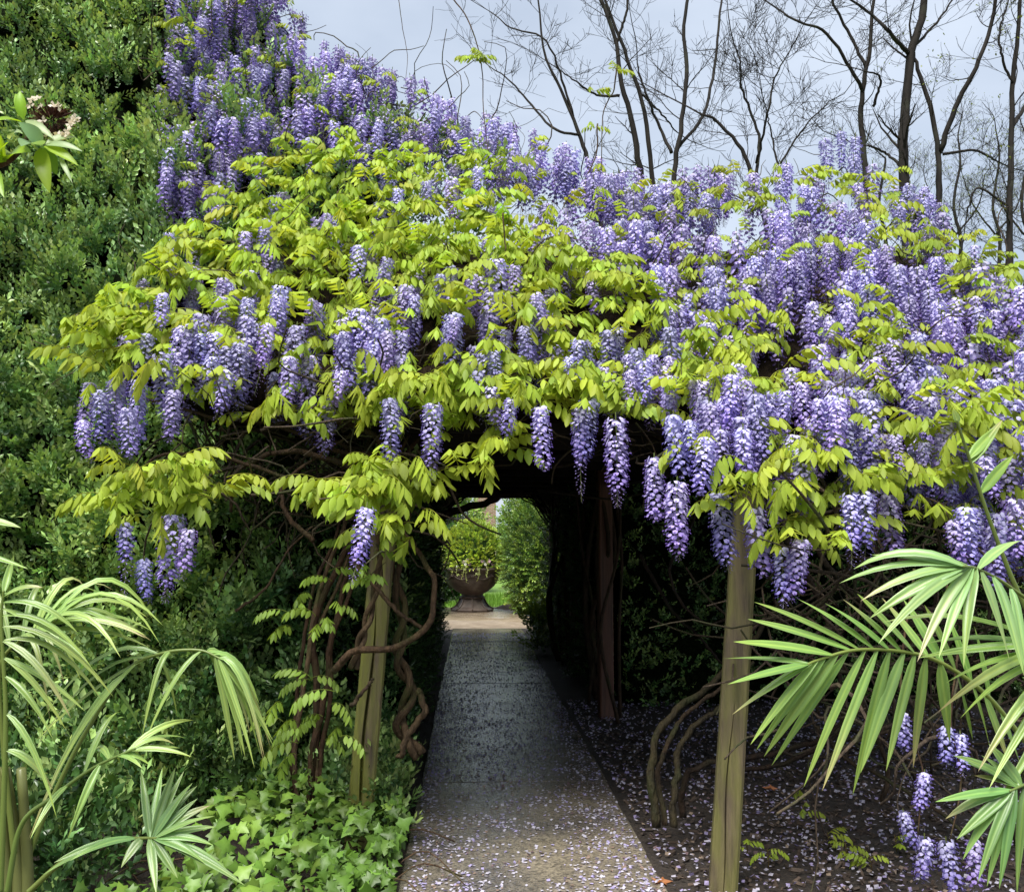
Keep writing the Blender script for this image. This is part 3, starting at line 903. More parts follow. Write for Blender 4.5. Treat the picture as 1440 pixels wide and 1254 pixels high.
P, A, E, Sx = leaf_set([
    (RREG, 230, 1.1, (.65, 1.0), (-.15, .2)),
    ([(760, 280), (1000, 250), (1180, 220), (1300, 280), (1440, 400), (1400, 440), (1200, 300), (900, 320)], 90, 1.2, (.6, .95), (-.1, .15)),
    (ell(1120, 660, 40, 55), 18, .9, (.75, 1.0), (-.2, 0)),
    (ell(1060, 690, 35, 40), 14, .9, (.75, 1.0), (-.25, -.1)),
    (ell(1130, 745, 60, 20), 12, 1.0, (.7, .95), (-.25, 0)),
    (ell(1235, 480, 75, 22), 16, 1.0, (.75, 1.0), (-.2, 0)),
    (ell(1340, 590, 50, 60), 24, 1.0, (.8, 1.05), (-.2, 0)),
    (ell(1250, 675, 65, 14), 12, 1.0, (.7, .95), (-.2, 0)),
    (ell(1010, 500, 50, 60), 20, 1.0, (.75, 1.05), (-.2, 0)),
])
place_leaves(wr, P, A, E, Sx)
q = sample_poly(UREG, 110)
P = at(q[:, 0], q[:, 1], Dh(q[:, 0], q[:, 1]) - rng.uniform(.15, .5, 110))
place_leaves(wu, P, rng.normal(0, 1.1, 110), rng.uniform(-.1, .5, 110), rng.uniform(.55, .9, 110))

# racemes: the ones that stand out, (x, y of the top, length px, width px)
FR = [(165, 533, 105, 40), (196, 533, 90, 36), (140, 550, 95, 40), (117, 590, 60, 26), (180, 573, 75, 34), (245, 548, 75, 27), (285, 440, 95, 36), (268, 455, 80, 36), (300, 500, 70, 30),
      (338, 482, 110, 34), (378, 455, 105, 28), (418, 458, 100, 28), (228, 412, 55, 34), (176, 735, 112, 26), (246, 722, 122, 30), (266, 742, 70, 26), (203, 785, 60, 26), (318, 520, 70, 30),
      (609, 566, 110, 28), (700, 365, 130, 34), (724, 372, 120, 34), (755, 412, 72, 28), (527, 480, 85, 30), (545, 465, 70, 36), (548, 560, 90, 28), (485, 470, 70, 30), (760, 572, 90, 28),
      (815, 572, 135, 32), (828, 560, 100, 30), (866, 587, 128, 28), (516, 712, 108, 24), (690, 542, 65, 26), (815, 476, 65, 34), (800, 500, 40, 40), (720, 560, 60, 24),
      (505, 345, 75, 40), (545, 362, 60, 28), (345, 325, 50, 36), (375, 308, 62, 26), (440, 420, 60, 24), (600, 255, 60, 34), (635, 250, 70, 30), (655, 165, 50, 36), (672, 235, 60, 26),
      (620, 385, 45, 40), (460, 300, 40, 30), (560, 265, 50, 34), (480, 520, 60, 26), (850, 515, 40, 30), (885, 520, 60, 30), (905, 505, 70, 36), (940, 500, 60, 30), (640, 445, 40, 30)]
FRR = [(920, 642, 92, 30), (947, 582, 95, 34), (952, 676, 112, 36), (1012, 692, 112, 28), (1062, 712, 100, 24), (993, 615, 85, 32), (1030, 525, 110, 44), (1060, 552, 112, 44), (1045, 600, 80, 40), (1105, 548, 70, 32),
       (1195, 692, 108, 44), (1215, 690, 112, 40), (1250, 694, 90, 34), (1088, 686, 58, 26), (1128, 757, 90, 28), (1098, 770, 80, 24), (1358, 712, 92, 38), (1340, 730, 70, 34), (1400, 720, 105, 36), (1258, 610, 62, 28),
       (1195, 545, 120, 40), (1220, 560, 115, 40), (1180, 560, 90, 36), (1332, 655, 60, 28), (1300, 620, 60, 30), (1150, 560, 60, 30), (970, 590, 70, 30), (1425, 560, 110, 34), (1430, 700, 90, 30), (1385, 640, 70, 30),
       (1160, 195, 75, 26), (1182, 185, 90, 26), (1203, 192, 100, 34), (1130, 260, 60, 36), (1300, 262, 45, 28), (1370, 345, 40, 28),
       (1270, 1000, 60, 26), (1300, 1085, 60, 30), (1330, 1020, 60, 34), (1270, 1140, 50, 30), (1300, 1175, 70, 40), (1330, 1180, 75, 40), (1370, 1180, 70, 36), (1350, 1030, 50, 30)]
def rset(lst, off):
    a = np.array(lst, float)
    Y = Dc(a[:, 0], np.minimum(a[:, 1] + a[:, 2] * .25, 760)) + off
    Y = np.where(a[:, 1] > 900, 3.9, Y)
    s = Y / FPX
    return at(a[:, 0], a[:, 1], Y), a[:, 2] * s, a[:, 3] * s * .5
tp, ln, wd = rset(FR, -.26)
place_racemes(wl, tp, ln, wd)
q = sample_poly(LREG, 70); a = np.stack([q[:, 0], q[:, 1] - 25, rng.uniform(55, 95, 70), rng.uniform(24, 38, 70)], -1)
tp, ln, wd = rset(a, rng.uniform(.05, .35, 70))
place_racemes(wl, tp, np.maximum(ln, .2), wd)
F1 = [(150, 440), (330, 400), (470, 420), (640, 420), (800, 460), (960, 480), (1000, 570), (880, 570), (640, 545), (480, 545), (300, 530), (180, 520)]
q = sample_poly(F1, 62); a = np.stack([q[:, 0], q[:, 1] - 25, rng.uniform(55, 110, 62), rng.uniform(20, 32, 62)], -1)
tp, ln, wd = rset(a, rng.uniform(-.28, -.05, 62))
place_racemes(wl, tp, np.maximum(ln, .2), wd)
tp, ln, wd = rset(FRR, -.22)
place_racemes(wr, tp, ln, wd)
nr = MAXP - len(FRR)
q = sample_poly(RREG, nr); a = np.stack([q[:, 0], q[:, 1] - 20, rng.uniform(65, 110, nr), rng.uniform(28, 48, nr)], -1)
tp, ln, wd = rset(a, rng.uniform(-.15, .25, nr))
place_racemes(wr, tp, np.maximum(ln, .24), wd)
nx_ = 150
q = sample_poly([(745, 270), (870, 250), (1080, 245), (1160, 225), (1230, 235), (1310, 290), (1385, 365), (1500, 430), (1500, 560), (1200, 480), (1000, 440), (880, 390), (760, 330)], nx_)
P = at(q[:, 0], q[:, 1] - 15, Dc(q[:, 0], q[:, 1]) + rng.uniform(.0, .5, nx_))
g = Geo()
scatter(g, [raceme(390 + v, .34 + .06 * v, .04, 40, .7, fs=.018).arrays() for v in range(2)], rng.integers(0, 2, nx_), np.array([np.array(Matrix.Rotation(a, 3, 'Z')) for a in rng.uniform(0, 6.28, nx_)]), P, rng.uniform(.8, 1.2, nx_), rng.uniform(.75, 1.05, (nx_, 1)) * np.ones((1, 3)))
part('flower_mass', g.mesh('flower_mass', M['petal']), wr, stuff=True)
nu = 290
q = sample_poly(UREG, nu)
Y = Dh(q[:, 0], q[:, 1]) - rng.uniform(.0, .45, nu)
place_racemes(wu, at(q[:, 0], q[:, 1] - 15, Y), rng.uniform(.3, .5, nu), np.full(nu, .058), coarse=True)

nx_ = 170
q = sample_poly(UREG, nx_)
P = at(q[:, 0], q[:, 1] - 15, Dh(q[:, 0], q[:, 1]) - rng.uniform(-.2, .3, nx_))
g = Geo()
scatter(g, [raceme(380 + v, .36 + .06 * v, .04, 40, .7, fs=.02).arrays() for v in range(2)], rng.integers(0, 2, nx_), np.array([np.array(Matrix.Rotation(a, 3, 'Z')) for a in rng.uniform(0, 6.28, nx_)]), P, rng.uniform(.8, 1.2, nx_), rng.uniform(.7, 1.05, (nx_, 1)) * np.ones((1, 3)))
part('flower_mass', g.mesh('flower_mass', M['petal']), wu, stuff=True)
# main stems
def stem(parent, pts, Ys, r0, r1=None, C=(1, 1, 1), n=26, sides=7, name='stem', knob=.06):
    pts = np.array(pts, float)
    Ys = np.interp(np.linspace(0, 1, len(pts)), np.linspace(0, 1, len(np.atleast_1d(Ys))), np.atleast_1d(Ys))
    L = smooth_line(at(pts[:, 0], pts[:, 1], Ys), n)
    wv = np.cumsum(rng.normal(0, 1, (n, 3)), 0); wv -= np.linspace(0, 1, n)[:, None] * wv[-1]
    L = L + wv * r0 * .32
    g = Geo(); tube(g, L, np.linspace(r0, r1 or r0 * .6, n), sides, C, knob=knob)
    return part(name, g.mesh(name, M['bark']), parent)
def twisted(parent, pts, Y, r, C, strands=2, turns=3.5, n=60, name='twisted_stem'):
    pts = np.array(pts, float)
    L = smooth_line(at(pts[:, 0], pts[:, 1], np.full(len(pts), Y)), n)
    tn = unit(np.gradient(L, axis=0)); u = unit(np.cross(tn, (0, 1, 0.2))); w = np.cross(tn, u)
    g = Geo()
    for s_ in range(strands):
        a = np.linspace(0, turns * 2 * math.pi, n) + s_ * 2 * math.pi / strands
        tube(g, L + r * 1.0 * (np.cos(a)[:, None] * u + np.sin(a)[:, None] * w), r * np.linspace(1, .75, n), 7, np.array(C) * (1 - .12 * s_), knob=.05)
    return part(name, g.mesh(name, M['bark']), parent)
RB = (.75, .55, .42); GB = (1.5, 1.35, 1.1); MB_ = (1.0, 1.05, .6)
for dx, rr, c in ((-4, .028, RB), (8, .024, RB), (-16, .02, GB), (18, .018, RB), (2, .016, GB), (-26, .016, RB)):
    stem(wl, [(436 + dx, 1172), (438 + dx + random.uniform(-8, 8), 1070), (445 + dx * 1.1, 980), (452 + dx + random.uniform(-10, 10), 900), (474 + dx * 1.3, 820), (500 + dx, 745), (530 + dx * 2, 675), (570 + dx * 3, 610)], [5.2, 5.2, 5.2, 5.2, 5.25, 5.3], rr * .8, rr * .5, c)
twisted(wl, [(590, 1062), (562, 1018), (578, 968), (560, 925), (566, 870), (556, 800), (570, 720)], 5.35, .022, GB)
twisted(wl, [(497, 940), (508, 900), (518, 868), (530, 820), (535, 760), (525, 690)], 4.72, .014, GB, turns=2.5)
stem(wl, [(470, 945), (505, 918), (560, 912), (597, 885), (614, 850), (612, 815), (596, 785), (560, 740)], [4.7, 4.62, 4.6, 4.7, 4.9], .018, .012, (1.1, .9, .7))
stem(wl, [(495, 790), (540, 838), (570, 868), (592, 884)], [4.65, 4.6], .012, .009, (.9, .75, .6))
stem(wl, [(588, 972), (598, 1005), (575, 1040), (560, 1065)], 5.2, .018, .016, GB)
stem(wl, [(494, 990), (515, 965), (525, 955)], 4.6, .011, .006, (.6, .5, .4))
for (pp, Y, r) in (([(560, 640), (500, 600), (430, 590), (330, 560), (250, 540)], [5.0, 4.9], .018), ([(540, 690), (470, 650), (400, 640), (340, 670), (325, 720)], [5.0, 5.0], .018), ([(560, 640), (480, 640), (380, 600), (300, 590), (200, 560)], [5.1, 5.0], .014),
                   ([(440, 760), (400, 720), (395, 690), (430, 650), (500, 610)], [4.9, 5], .014), ([(330, 860), (370, 830), (400, 780), (440, 740)], [4.9, 5], .008), ([(400, 560), (470, 620), (560, 650), (660, 660)], [5.2, 5], .016),
                   ([(480, 720), (400, 670), (300, 640), (220, 640), (180, 680)], [4.9, 4.6], .012), ([(640, 560), (560, 600), (480, 660), (420, 700)], [5.3, 5], .013)):
    stem(wl, pp, Y, r, r * .5, (.8, .65, .5))
stem(wl, [(520, 780), (580, 745), (640, 722), (690, 700), (735, 690)], [9.5, 9.5], .05, .03, (.5, .4, .35))
for (pp, Y, r, c) in (([(922, 1165), (915, 1090), (928, 1030), (962, 985), (1005, 950), (1050, 905), (1100, 840)], [4.85, 5.0, 5.2], .036, MB_), ([(948, 1165), (938, 1105), (950, 1050), (990, 1005), (1040, 985)], [4.8, 5.1], .032, MB_),
                      ([(935, 1160), (930, 1080), (960, 1020), (1010, 975), (1060, 930)], [4.95, 5.3], .024, GB), ([(960, 1150), (965, 1090), (1010, 1075), (1090, 1062), (1150, 1045), (1190, 1010), (1205, 940)], [5.0, 5.1], .028, RB),
                      ([(1000, 1085), (1090, 1078), (1160, 1050), (1200, 1030), (1260, 1060), (1290, 1105)], [5.2, 5.2], .022, RB), ([(1240, 1130), (1245, 1080), (1225, 1020), (1190, 950), (1160, 880), (1150, 800), (1190, 720)], [5.1, 5.2], .022, GB),
                      ([(1150, 1020), (1200, 1070), (1260, 1105), (1330, 1150), (1400, 1210)], [5.0, 4.4], .018, GB), ([(1110, 640), (1140, 720), (1170, 800), (1220, 850), (1290, 880), (1400, 900)], [5.3, 5.2], .03, (.6, .5, .4)),
                      ([(1090, 640), (1100, 740), (1150, 830), (1180, 920), (1190, 1030)], [5.5, 5.3], .032, (.6, .5, .4)), ([(1200, 650), (1180, 740), (1240, 820), (1300, 960), (1310, 1090)], [5.4, 5.3], .02, (.8, .7, .55)),
                      ([(900, 780), (940, 850), (990, 900), (1040, 960)], [6.5, 6], .02, (.7, .6, .5)), ([(990, 620), (975, 720), (940, 800), (990, 870), (1050, 850)], [6, 5.5], .018, (.7, .55, .45)),
                      ([(760, 660), (850, 640), (980, 650), (1080, 630)], [5.5, 5.3], .014, (.9, .8, .7)), ([(770, 690), (860, 700), (960, 680), (1040, 690)], [6.5, 6], .012, (.8, .7, .6))):
    stem(wr, pp, Y, r * .64, r * .38, np.array(c) * .36, 40, knob=.14)
for k in range(16):   # hanging stems down the dark right wall of the tunnel
    y = random.uniform(8, 14); x = 1.25 + random.uniform(-.12, .1)
    L = smooth_line([(x + random.uniform(-.15, .15), y, 2.3), (x + random.uniform(-.15, .15), y + random.uniform(-.3, .3), 1.5), (x + random.uniform(-.2, .1), y + random.uniform(-.4, .4), .8), (x, y, 0)], 16)
    g = Geo(); tube(g, L, np.linspace(.018, .025, 16) * random.uniform(.6, 1.5), 6, (.7, .6, .5), knob=.08)
    part('stem', g.mesh('stem', M['bark']), wr)
g = Geo()
for k in range(34):
    y = random.uniform(13.5, 15.5); s_ = random.uniform(.98, 1.2)
    a0 = random.uniform(.05, 1.6); a1 = a0 + random.uniform(.6, 1.5)
    L = np.array([(.38 + .95 * s_ * math.cos(a) + random.uniform(-.03, .03), y + .2 * math.sin(3 * a), 1.35 + 1.0 * s_ * math.sin(a) + random.uniform(-.03, .03)) for a in np.linspace(a0, min(a1, 3.1), 12)])
    tube(g, smooth_line(L, 16), random.uniform(.006, .016), 4, (.5, .4, .35), cap=False)
part('arching_twigs', g.mesh('arching_twigs', M['bark']), wr, stuff=True)
# long whips reaching into the sky
def whip(parent, pts, Y, r, lv=()):
    stem(parent, pts, Y, r, r * .5, (1.2, 1.0, .8), 24, 5, 'shoot', 0)
    for (x, y) in lv:
        p = at(x, y, Y)
        for k in range(3):
            az = random.uniform(-2, 2)
            part('compound_leaf', LEAF_ME[random.randrange(10)], parent, mw(frames(np.array([[math.sin(az), -math.cos(az), .1]]))[0], p, random.uniform(.5, .7)))
whip(wu, [(558, -20), (566, 40), (573, 80), (570, 118)], 8.6, .004)
whip(wl, [(630, -10), (655, 25), (672, 65), (679, 105), (680, 160), (690, 240)], 7.2, .006, [(676, 82), (684, 86), (668, 88)])
whip(wr, [(840, 175), (838, 215), (825, 250), (812, 290)], 7.3, .007, [(836, 180)])
whip(wr, [(868, 95), (862, 130), (850, 160), (845, 240)], 7.5, .007, [(862, 100), (835, 130)])
whip(wr, [(1285, 800), (1270, 900), (1268, 1000), (1300, 1085), (1290, 1180)], 3.9, .006)
whip(wr, [(1330, 820), (1345, 920), (1335, 1020), (1350, 1100), (1335, 1185)], 3.9, .006)
whip(wl, [(707, 300), (708, 340), (709, 372)], 5.8, .006)

# ------------------------------------------------------------------ bare trees behind
def tree(name, label, Y, limbs, twigs=1.0, seed=0, buds=0):
    r_ = random.Random(seed); twigs *= .85
    t_ = thing(name, label, 'tree', (0, 0, 0))
    first = limbs[0][0]
    p = at(np.array([first[0][0]]), np.array([first[0][1]]), Y)[0]
    t_.location = (p[0], p[1], 0)
    bud_p = []
    def grow(g, p, d, L, r, lev):
        n = 6 if lev < 3 else 4
        pts = [p]
        for k in range(n):
            d = unit(d + np.array((r_.gauss(0, .17), r_.gauss(0, .14), r_.gauss(0, .13) + .05)))
            pts.append(pts[-1] + d * L / n)
        rr = np.linspace(r, max(.0045, r * .35), n + 1)
        tube(g, pts, rr, 5 if r > .03 else 3, cap=False)
        if lev >= 3:
            bud_p.append(pts[-1]); return
        m_ = int((5, 5, 4)[lev] * twigs + r_.random())
        for k in range(m_):
            s_ = r_.uniform(.25, .98); i = int(s_ * n)
            dd = unit(pts[min(i + 1, n)] - pts[min(i, n - 1)])
            sd_ = unit(np.array((r_.gauss(0, 1), r_.gauss(0, .8), r_.gauss(.25, .6))))
            grow(g, pts[i], unit(dd * .75 + sd_ * .75), L * r_.uniform(.4, .65), max(.0055, rr[i] * .5), lev + 1)
    for k, (pp, r0, r1, nsub) in enumerate(limbs):
        pp = np.array(pp, float)
        Ys = Y + np.cumsum(np.r_[0, [r_.gauss(0, .35) for _ in range(len(pp) - 1)]]) * (0 if k == 0 else 1)
        L = smooth_line(at(pp[:, 0], pp[:, 1], Ys), 22)
        L = L + np.array([(r_.gauss(0, .012), r_.gauss(0, .012), 0) for _ in range(22)]); r0 *= .7; r1 *= .66
        if k == 0:
            L = np.vstack([(L[0][0] + .1, Y, -.1), (L[0][0] + .03, Y, L[0][2] * .5), L])
        rad = np.r_[r0 * 1.6, r0 * 1.2, np.linspace(r0, r1, 22)] if k == 0 else np.linspace(r0, r1, 22)
        g = Geo(); tube(g, L, rad, 8, knob=.05)
        for q_ in range(int(nsub * twigs)):
            i = r_.randint(5, len(L) - 2)
            dd = unit(L[i + 1] - L[i])
            sd_ = unit(np.array((r_.gauss(0, 1), r_.gauss(0, .7), r_.gauss(.2, .4))))
            grow(g, L[i], unit(dd * .6 + sd_), r_.uniform(.7, 1.9), max(.009, rad[i] * .32), 1)
        grow(g, L[-1], unit(L[-1] - L[-2]), 2.0, r1, 1)
        part('trunk' if k == 0 else 'branch', g.mesh('limb', M['tbark']), t_)
    if buds:
        g = Geo(); bp_ = np.array(bud_p)
        bp_ = bp_[rng.integers(0, len(bp_), buds)] + rng.normal(0, .06, (buds, 3))
        V, T, Q = leaflet(.09, .05)
        scatter(g, [(V, np.array(T), np.array(Q), np.tile((.16, .2, .06), (len(V), 1)))], np.zeros(buds, int), frames(rng.normal(0, 1, (buds, 3))), bp_, rng.uniform(.4, 1, buds))
        part('buds', g.mesh('buds', M['fresh']), t_, stuff=True)
    return t_

tree('bare_tree', 'leafless tree with a low forking trunk and wide thin twigs, at the open sky edge', 24, [([(845, 300), (828, 235), (815, 190), (790, 130), (765, 70), (755, -30)], .10, .03, 7), ([(815, 190), (780, 182), (745, 145), (715, 112), (690, 95)], .06, .02, 7), ([(806, 165), (790, 110), (765, 55), (720, 40), (692, 18)], .05, .02, 7)], seed=1)
tree('bare_tree', 'leafless tree with two tall dark leaning trunks', 25, [([(905, 300), (900, 235), (888, 170), (872, 110), (865, 50), (830, -30)], .13, .07, 10), ([(872, 135), (840, 134), (810, 115), (775, 90)], .06, .02, 5), ([(868, 60), (880, 20), (885, -30)], .06, .04, 4)], seed=2)
tree('bare_tree', 'slender leafless tree curving back between two dark trunks', 26, [([(920, 300), (916, 235), (905, 150), (885, 90), (862, 30), (840, -30)], .11, .05, 8), ([(900, 130), (930, 160), (950, 185)], .05, .03, 5)], seed=3)
tree('bare_tree', 'leafless tree with trunk swept outwards then upright', 24, [([(950, 300), (948, 240), (958, 180), (966, 100), (962, 40), (972, -30)], .11, .06, 8), ([(945, 215), (928, 180), (908, 130), (895, 90)], .07, .03, 5), ([(952, 210), (990, 160), (1005, 90), (1012, 20), (1020, -30)], .07, .04, 8)], seed=4)
tree('bare_tree', 'small leafless tree with dense fine twigs and curved limbs', 22, [([(1080, 330), (1062, 265), (1045, 215), (1010, 172), (985, 160)], .09, .04, 9), ([(1064, 250), (1066, 190), (1045, 130), (1040, 80)], .06, .03, 9), ([(1064, 230), (1080, 160), (1090, 110), (1110, 72)], .05, .02, 9), ([(1095, 240), (1085, 190), (1078, 155)], .04, .02, 6), ([(1097, 230), (1130, 180), (1170, 140)], .04, .02, 7)], 1.2, seed=5)
tree('bare_tree', 'leafless tree forking low into many rising limbs above the violet spire of racemes', 25, [([(1220, 300), (1215, 220), (1211, 160), (1216, 110), (1224, 60), (1232, -30)], .13, .06, 8), ([(1214, 130), (1195, 95), (1160, 45), (1120, 30), (1075, 0)], .08, .03, 8), ([(1218, 95), (1195, 50), (1170, 0), (1165, -30)], .07, .04, 6), ([(1228, 150), (1238, 110), (1215, 100)], .06, .03, 4)], seed=6)
tree('bare_tree', 'stout leafless tree with thick dark trunk and a lichen-spotted stem', 24, [([(1275, 310), (1270, 230), (1273, 160), (1280, 80), (1295, 30), (1305, -30)], .20, .13, 7), ([(1278, 76), (1250, 45), (1225, 20), (1180, -10)], .09, .04, 7), ([(1282, 70), (1310, 40), (1330, 15), (1350, -20)], .06, .03, 6), ([(1268, 235), (1245, 215), (1222, 205)], .06, .04, 3)], seed=7)
tree('bare_tree', 'leafless tree splitting into a wide V of two limbs', 24, [([(1320, 330), (1320, 265), (1318, 210), (1305, 140), (1288, 90), (1284, 70)], .13, .05, 8), ([(1321, 215), (1345, 150), (1375, 90), (1395, 30), (1405, -30)], .11, .06, 8), ([(1325, 217), (1370, 212), (1398, 225)], .06, .04, 5)], seed=8, buds=300)
tree('bare_tree', 'leafless tree with upright trunk and low crooked side branch at the wood edge', 23, [([(1420, 380), (1420, 290), (1422, 190), (1425, 100), (1432, 40), (1436, -30)], .12, .06, 8), ([(1423, 180), (1450, 130), (1470, 60)], .08, .04, 5), ([(1418, 290), (1375, 265), (1360, 300)], .05, .03, 5), ([(1424, 120), (1405, 60), (1418, 0)], .05, .03, 6)], seed=9, buds=300)
for k, (x, Y, lab) in enumerate([(1345, 42, 'pale budding tree far off behind the V-shaped bare tree'), (1400, 46, 'hazy grey-green budding tree deep in the wood'), (1440, 40, 'pale twiggy budding tree beyond the crooked side branch'), (1240, 44, 'pale low budding tree seen behind the stout dark trunk')]):
    tree('budding_tree', lab, Y, [([(x, 420), (x + 6, 340), (x - 4, 290), (x + 5, 230), (x + 2, 190 + 30 * (k == 3))], .14, .05, 14), ([(x, 330), (x - 30, 290), (x - 45, 250)], .07, .03, 9), ([(x, 330), (x + 30, 290), (x + 40, 245)], .07, .03, 9)], 1.2, seed=20 + k, buds=900)

# ------------------------------------------------------------------ beyond the tunnel: urn, shrubs, brickwork
UY = 21.3
ux = at(np.array([664.]), np.array([850.]), UY)[0][0]
urn = thing('garden_urn', 'brown pedestal garden urn planted with a clipped dome beyond the path', 'urn', (ux, UY, .02))
stone = rough_mat('urn_stone', (.03, .02, .015), (.085, .06, .048), 7, (.5, .8), .4, 40, c3=(.11, .09, .075), c3scale=3)
g = Geo()
lathe(g, [(.0, .0), (.46, .0), (.47, .04), (.44, .06), (.36, .10), (.30, .18), (.26, .26), (.255, .28)], 8)
foot = part('foot', g.mesh('foot', stone, smooth=False), urn); foot.location = (0, 0, 0)
for k in range(8):
    g = Geo()
    a = k * math.pi / 4
    tube(g, [(math.cos(a) * r, math.sin(a) * r, z) for r, z in ((.475, .05), (.37, .105), (.305, .185), (.262, .275))], .018, 5)
    rb = part('rib', g.mesh('rib', stone), foot); rb.location = (0, 0, 0)
g = Geo()
lathe(g, [(.0, .28), (.27, .28), (.28, .30), (.27, .32), (.23, .34), (.25, .38), (.36, .44), (.48, .54), (.56, .66), (.59, .80), (.585, .84), (.62, .87), (.66, .90), (.66, .94), (.60, .95), (.55, .92), (.5, .9), (.0, .9)], 40)
bw = part('bowl', g.mesh('bowl', stone), urn); bw.location = (0, 0, 0)
for k in range(8):
    g = Geo()
    a0 = k * math.pi / 4
    pts = [((.60 - .03 * math.sin(math.pi * s)) * math.cos(a0 + s * math.pi / 4), (.60 - .03 * math.sin(math.pi * s)) * math.sin(a0 + s * math.pi / 4), .80 - .1 * math.sin(math.pi * s)) for s in np.linspace(0, 1, 9)]
    tube(g, pts, .016, 5)
    sw = part('swag', g.mesh('swag', stone), bw); sw.location = (0, 0, 0)
g = Geo()
for k in range(8):
    a0 = k * math.pi / 4
    c = np.array((.60 * math.cos(a0), .60 * math.sin(a0), .80))
    for q in range(6):
        b_ = q * math.pi / 3
        o_ = c + .035 * (math.cos(b_) * np.array((-math.sin(a0), math.cos(a0), 0)) + math.sin(b_) * np.array((0, 0, 1)))
        box(g, o_, (.03, .03, .03))
rs = part('rosettes', g.mesh('rosettes', stone), bw, stuff=True); rs.location = (0, 0, 0)
urn_loc = np.array((ux, UY, .02))
dome = thing('dome_shrub', 'rounded bright green clipped shrub growing in the urn', 'shrub', (ux, UY, .92))
def ellipsoid_pts(c, r, n, zmin=-.2):
    d = unit(rng.normal(0, 1, (n * 3, 3))); d = d[d[:, 2] > zmin][:n]
    return np.array(c) + d * np.array(r) * rng.uniform(.88, 1.04, (len(d), 1)), d
def blob_core(name, c, r, parent, mat):  # solid body under the leaves, no twigs modelled
    u = np.linspace(0, 2 * math.pi, 25); v = np.linspace(-math.pi / 2, math.pi / 2, 15)
    U, Vv = np.meshgrid(u[:-1], v, indexing='ij')
    P = np.stack([np.cos(U) * np.cos(Vv) * r[0], np.sin(U) * np.cos(Vv) * r[1], np.sin(Vv) * r[2]], -1) * (1 + .05 * lump(U * 3, Vv * 3, 1, .3))[..., None] + np.array(c)
    nu_, nv = P.shape[:2]
    i, j = np.meshgrid(np.arange(nu_), np.arange(nv - 1), indexing='ij'); i2 = (i + 1) % nu_
    Q = np.stack([i * nv + j, i2 * nv + j, i2 * nv + j + 1, i * nv + j + 1], -1).reshape(-1, 4)
    g = Geo(); g.add(P.reshape(-1, 3), None, Q)
    return part(name, g.mesh(name, mat), parent, stuff=True)
c = urn_loc + (0, 0, 1.12)
P, d = ellipsoid_pts(c, (.6, .6, .78), 1300, -.25)
foliage('foliage', dome, SPRIG_DOME, P, d, M['box'], .8, 1.15, .35, .3)
blob_core('opaque_core', c, (.5, .5, .66), dome, M['shrub_in'])
fl = thing('bedding_flowers', 'white and pink bedding flowers with trailing stems spilling over the urn rim', 'flowers', (ux, UY, .96))
g = Geo(); gl = Geo()
for k in range(46):
    a = random.uniform(-math.pi, 0.0) if k < 38 else random.uniform(0, math.pi)
    rr = random.uniform(.48, .68)
    p = urn_loc + (rr * math.cos(a), rr * math.sin(a), random.uniform(.94, 1.12))
    cc = random.choice([(.8, .78, .74), (.75, .45, .6), (.8, .7, .5), (.8, .78, .74)])
    for q in range(5):
        b_ = q * 1.2566
        n_ = unit(np.array((math.cos(a), math.sin(a), .5)))
        sx_ = unit(np.cross((0, 0, 1), n_)); sy_ = np.cross(n_, sx_)
        e = lambda bb, r_: p + r_ * (sx_ * math.cos(bb) + sy_ * math.sin(bb))
        g.add([p, e(b_ - .55, .03), e(b_, .042) + n_ * .008, e(b_ + .55, .03)], None, [(0, 1, 2, 3)], cc)
for k in range(13):
    a = random.uniform(-math.pi, 0)
    p0 = urn_loc + np.array((.58 * math.cos(a), .58 * math.sin(a), .95))
    out = np.array((math.cos(a), math.sin(a), 0))
    L = smooth_line([p0, p0 + out * .1 + (0, 0, .04), p0 + out * .16 + (0, 0, -.1), p0 + out * .15 + (random.uniform(-.06, .06), 0, -random.uniform(.02, .3))], 10)
    tube(gl, L, .008, 3, (.35, .4, .14), cap=False)
    for q in range(1, 10):
        V, T, Q = leaflet(.06, .03)
        gl.add(V @ frames(rng.normal(0, 1, (1, 3)))[0].T + L[q], T, Q, (.34, .42, .14))
part('blossoms', g.mesh('blossoms', M['fresh']), fl, stuff=True)
part('trailing_stems', gl.mesh('trailing_stems', M['fresh']), fl, stuff=True)

def shrub(name, label, c, r, n, temps, smin=.8, smax=1.4, mat='box', lumpy=.12):
    t_ = thing(name, label, 'shrub', (c[0], c[1], 0))
    P, d = ellipsoid_pts(c, r, n, -.9)
    k = 1 + lumpy * lump(d[:, 0] * 4 + d[:, 1] * 3, d[:, 2] * 4, 1, c[0])
    P = np.array(c) + (P - np.array(c)) * k[:, None]
    P = P[P[:, 2] > .02]; d = d[:len(P)]
    foliage('foliage', t_, temps, P, unit(P - np.array(c)), M[mat], smin, smax, .45, .3)
    blob_core('opaque_core', c, np.array(r) * .84, t_, M['shrub_in'])
    g = Geo(); tube(g, [(c[0], c[1], -.05), (c[0] + .03, c[1], c[2])], (.06, .04), 6)
    part('stem', g.mesh('stem', M['bark']), t_)
    return t_
shrub('rounded_shrub', 'tall rounded light green shrub beside the urn, by the mulch heap', (1.6, 20.6, 1.15), (.82, .8, 1.35), 2200, SPRIG_LT, 1.0, 1.6)
shrub('garden_shrub', 'dark leafy shrub behind the urn by the iron railing', (-.75, 24.5, .8), (.8, .7, 1.0), 900, SPRIG_DK, 1.2, 2)
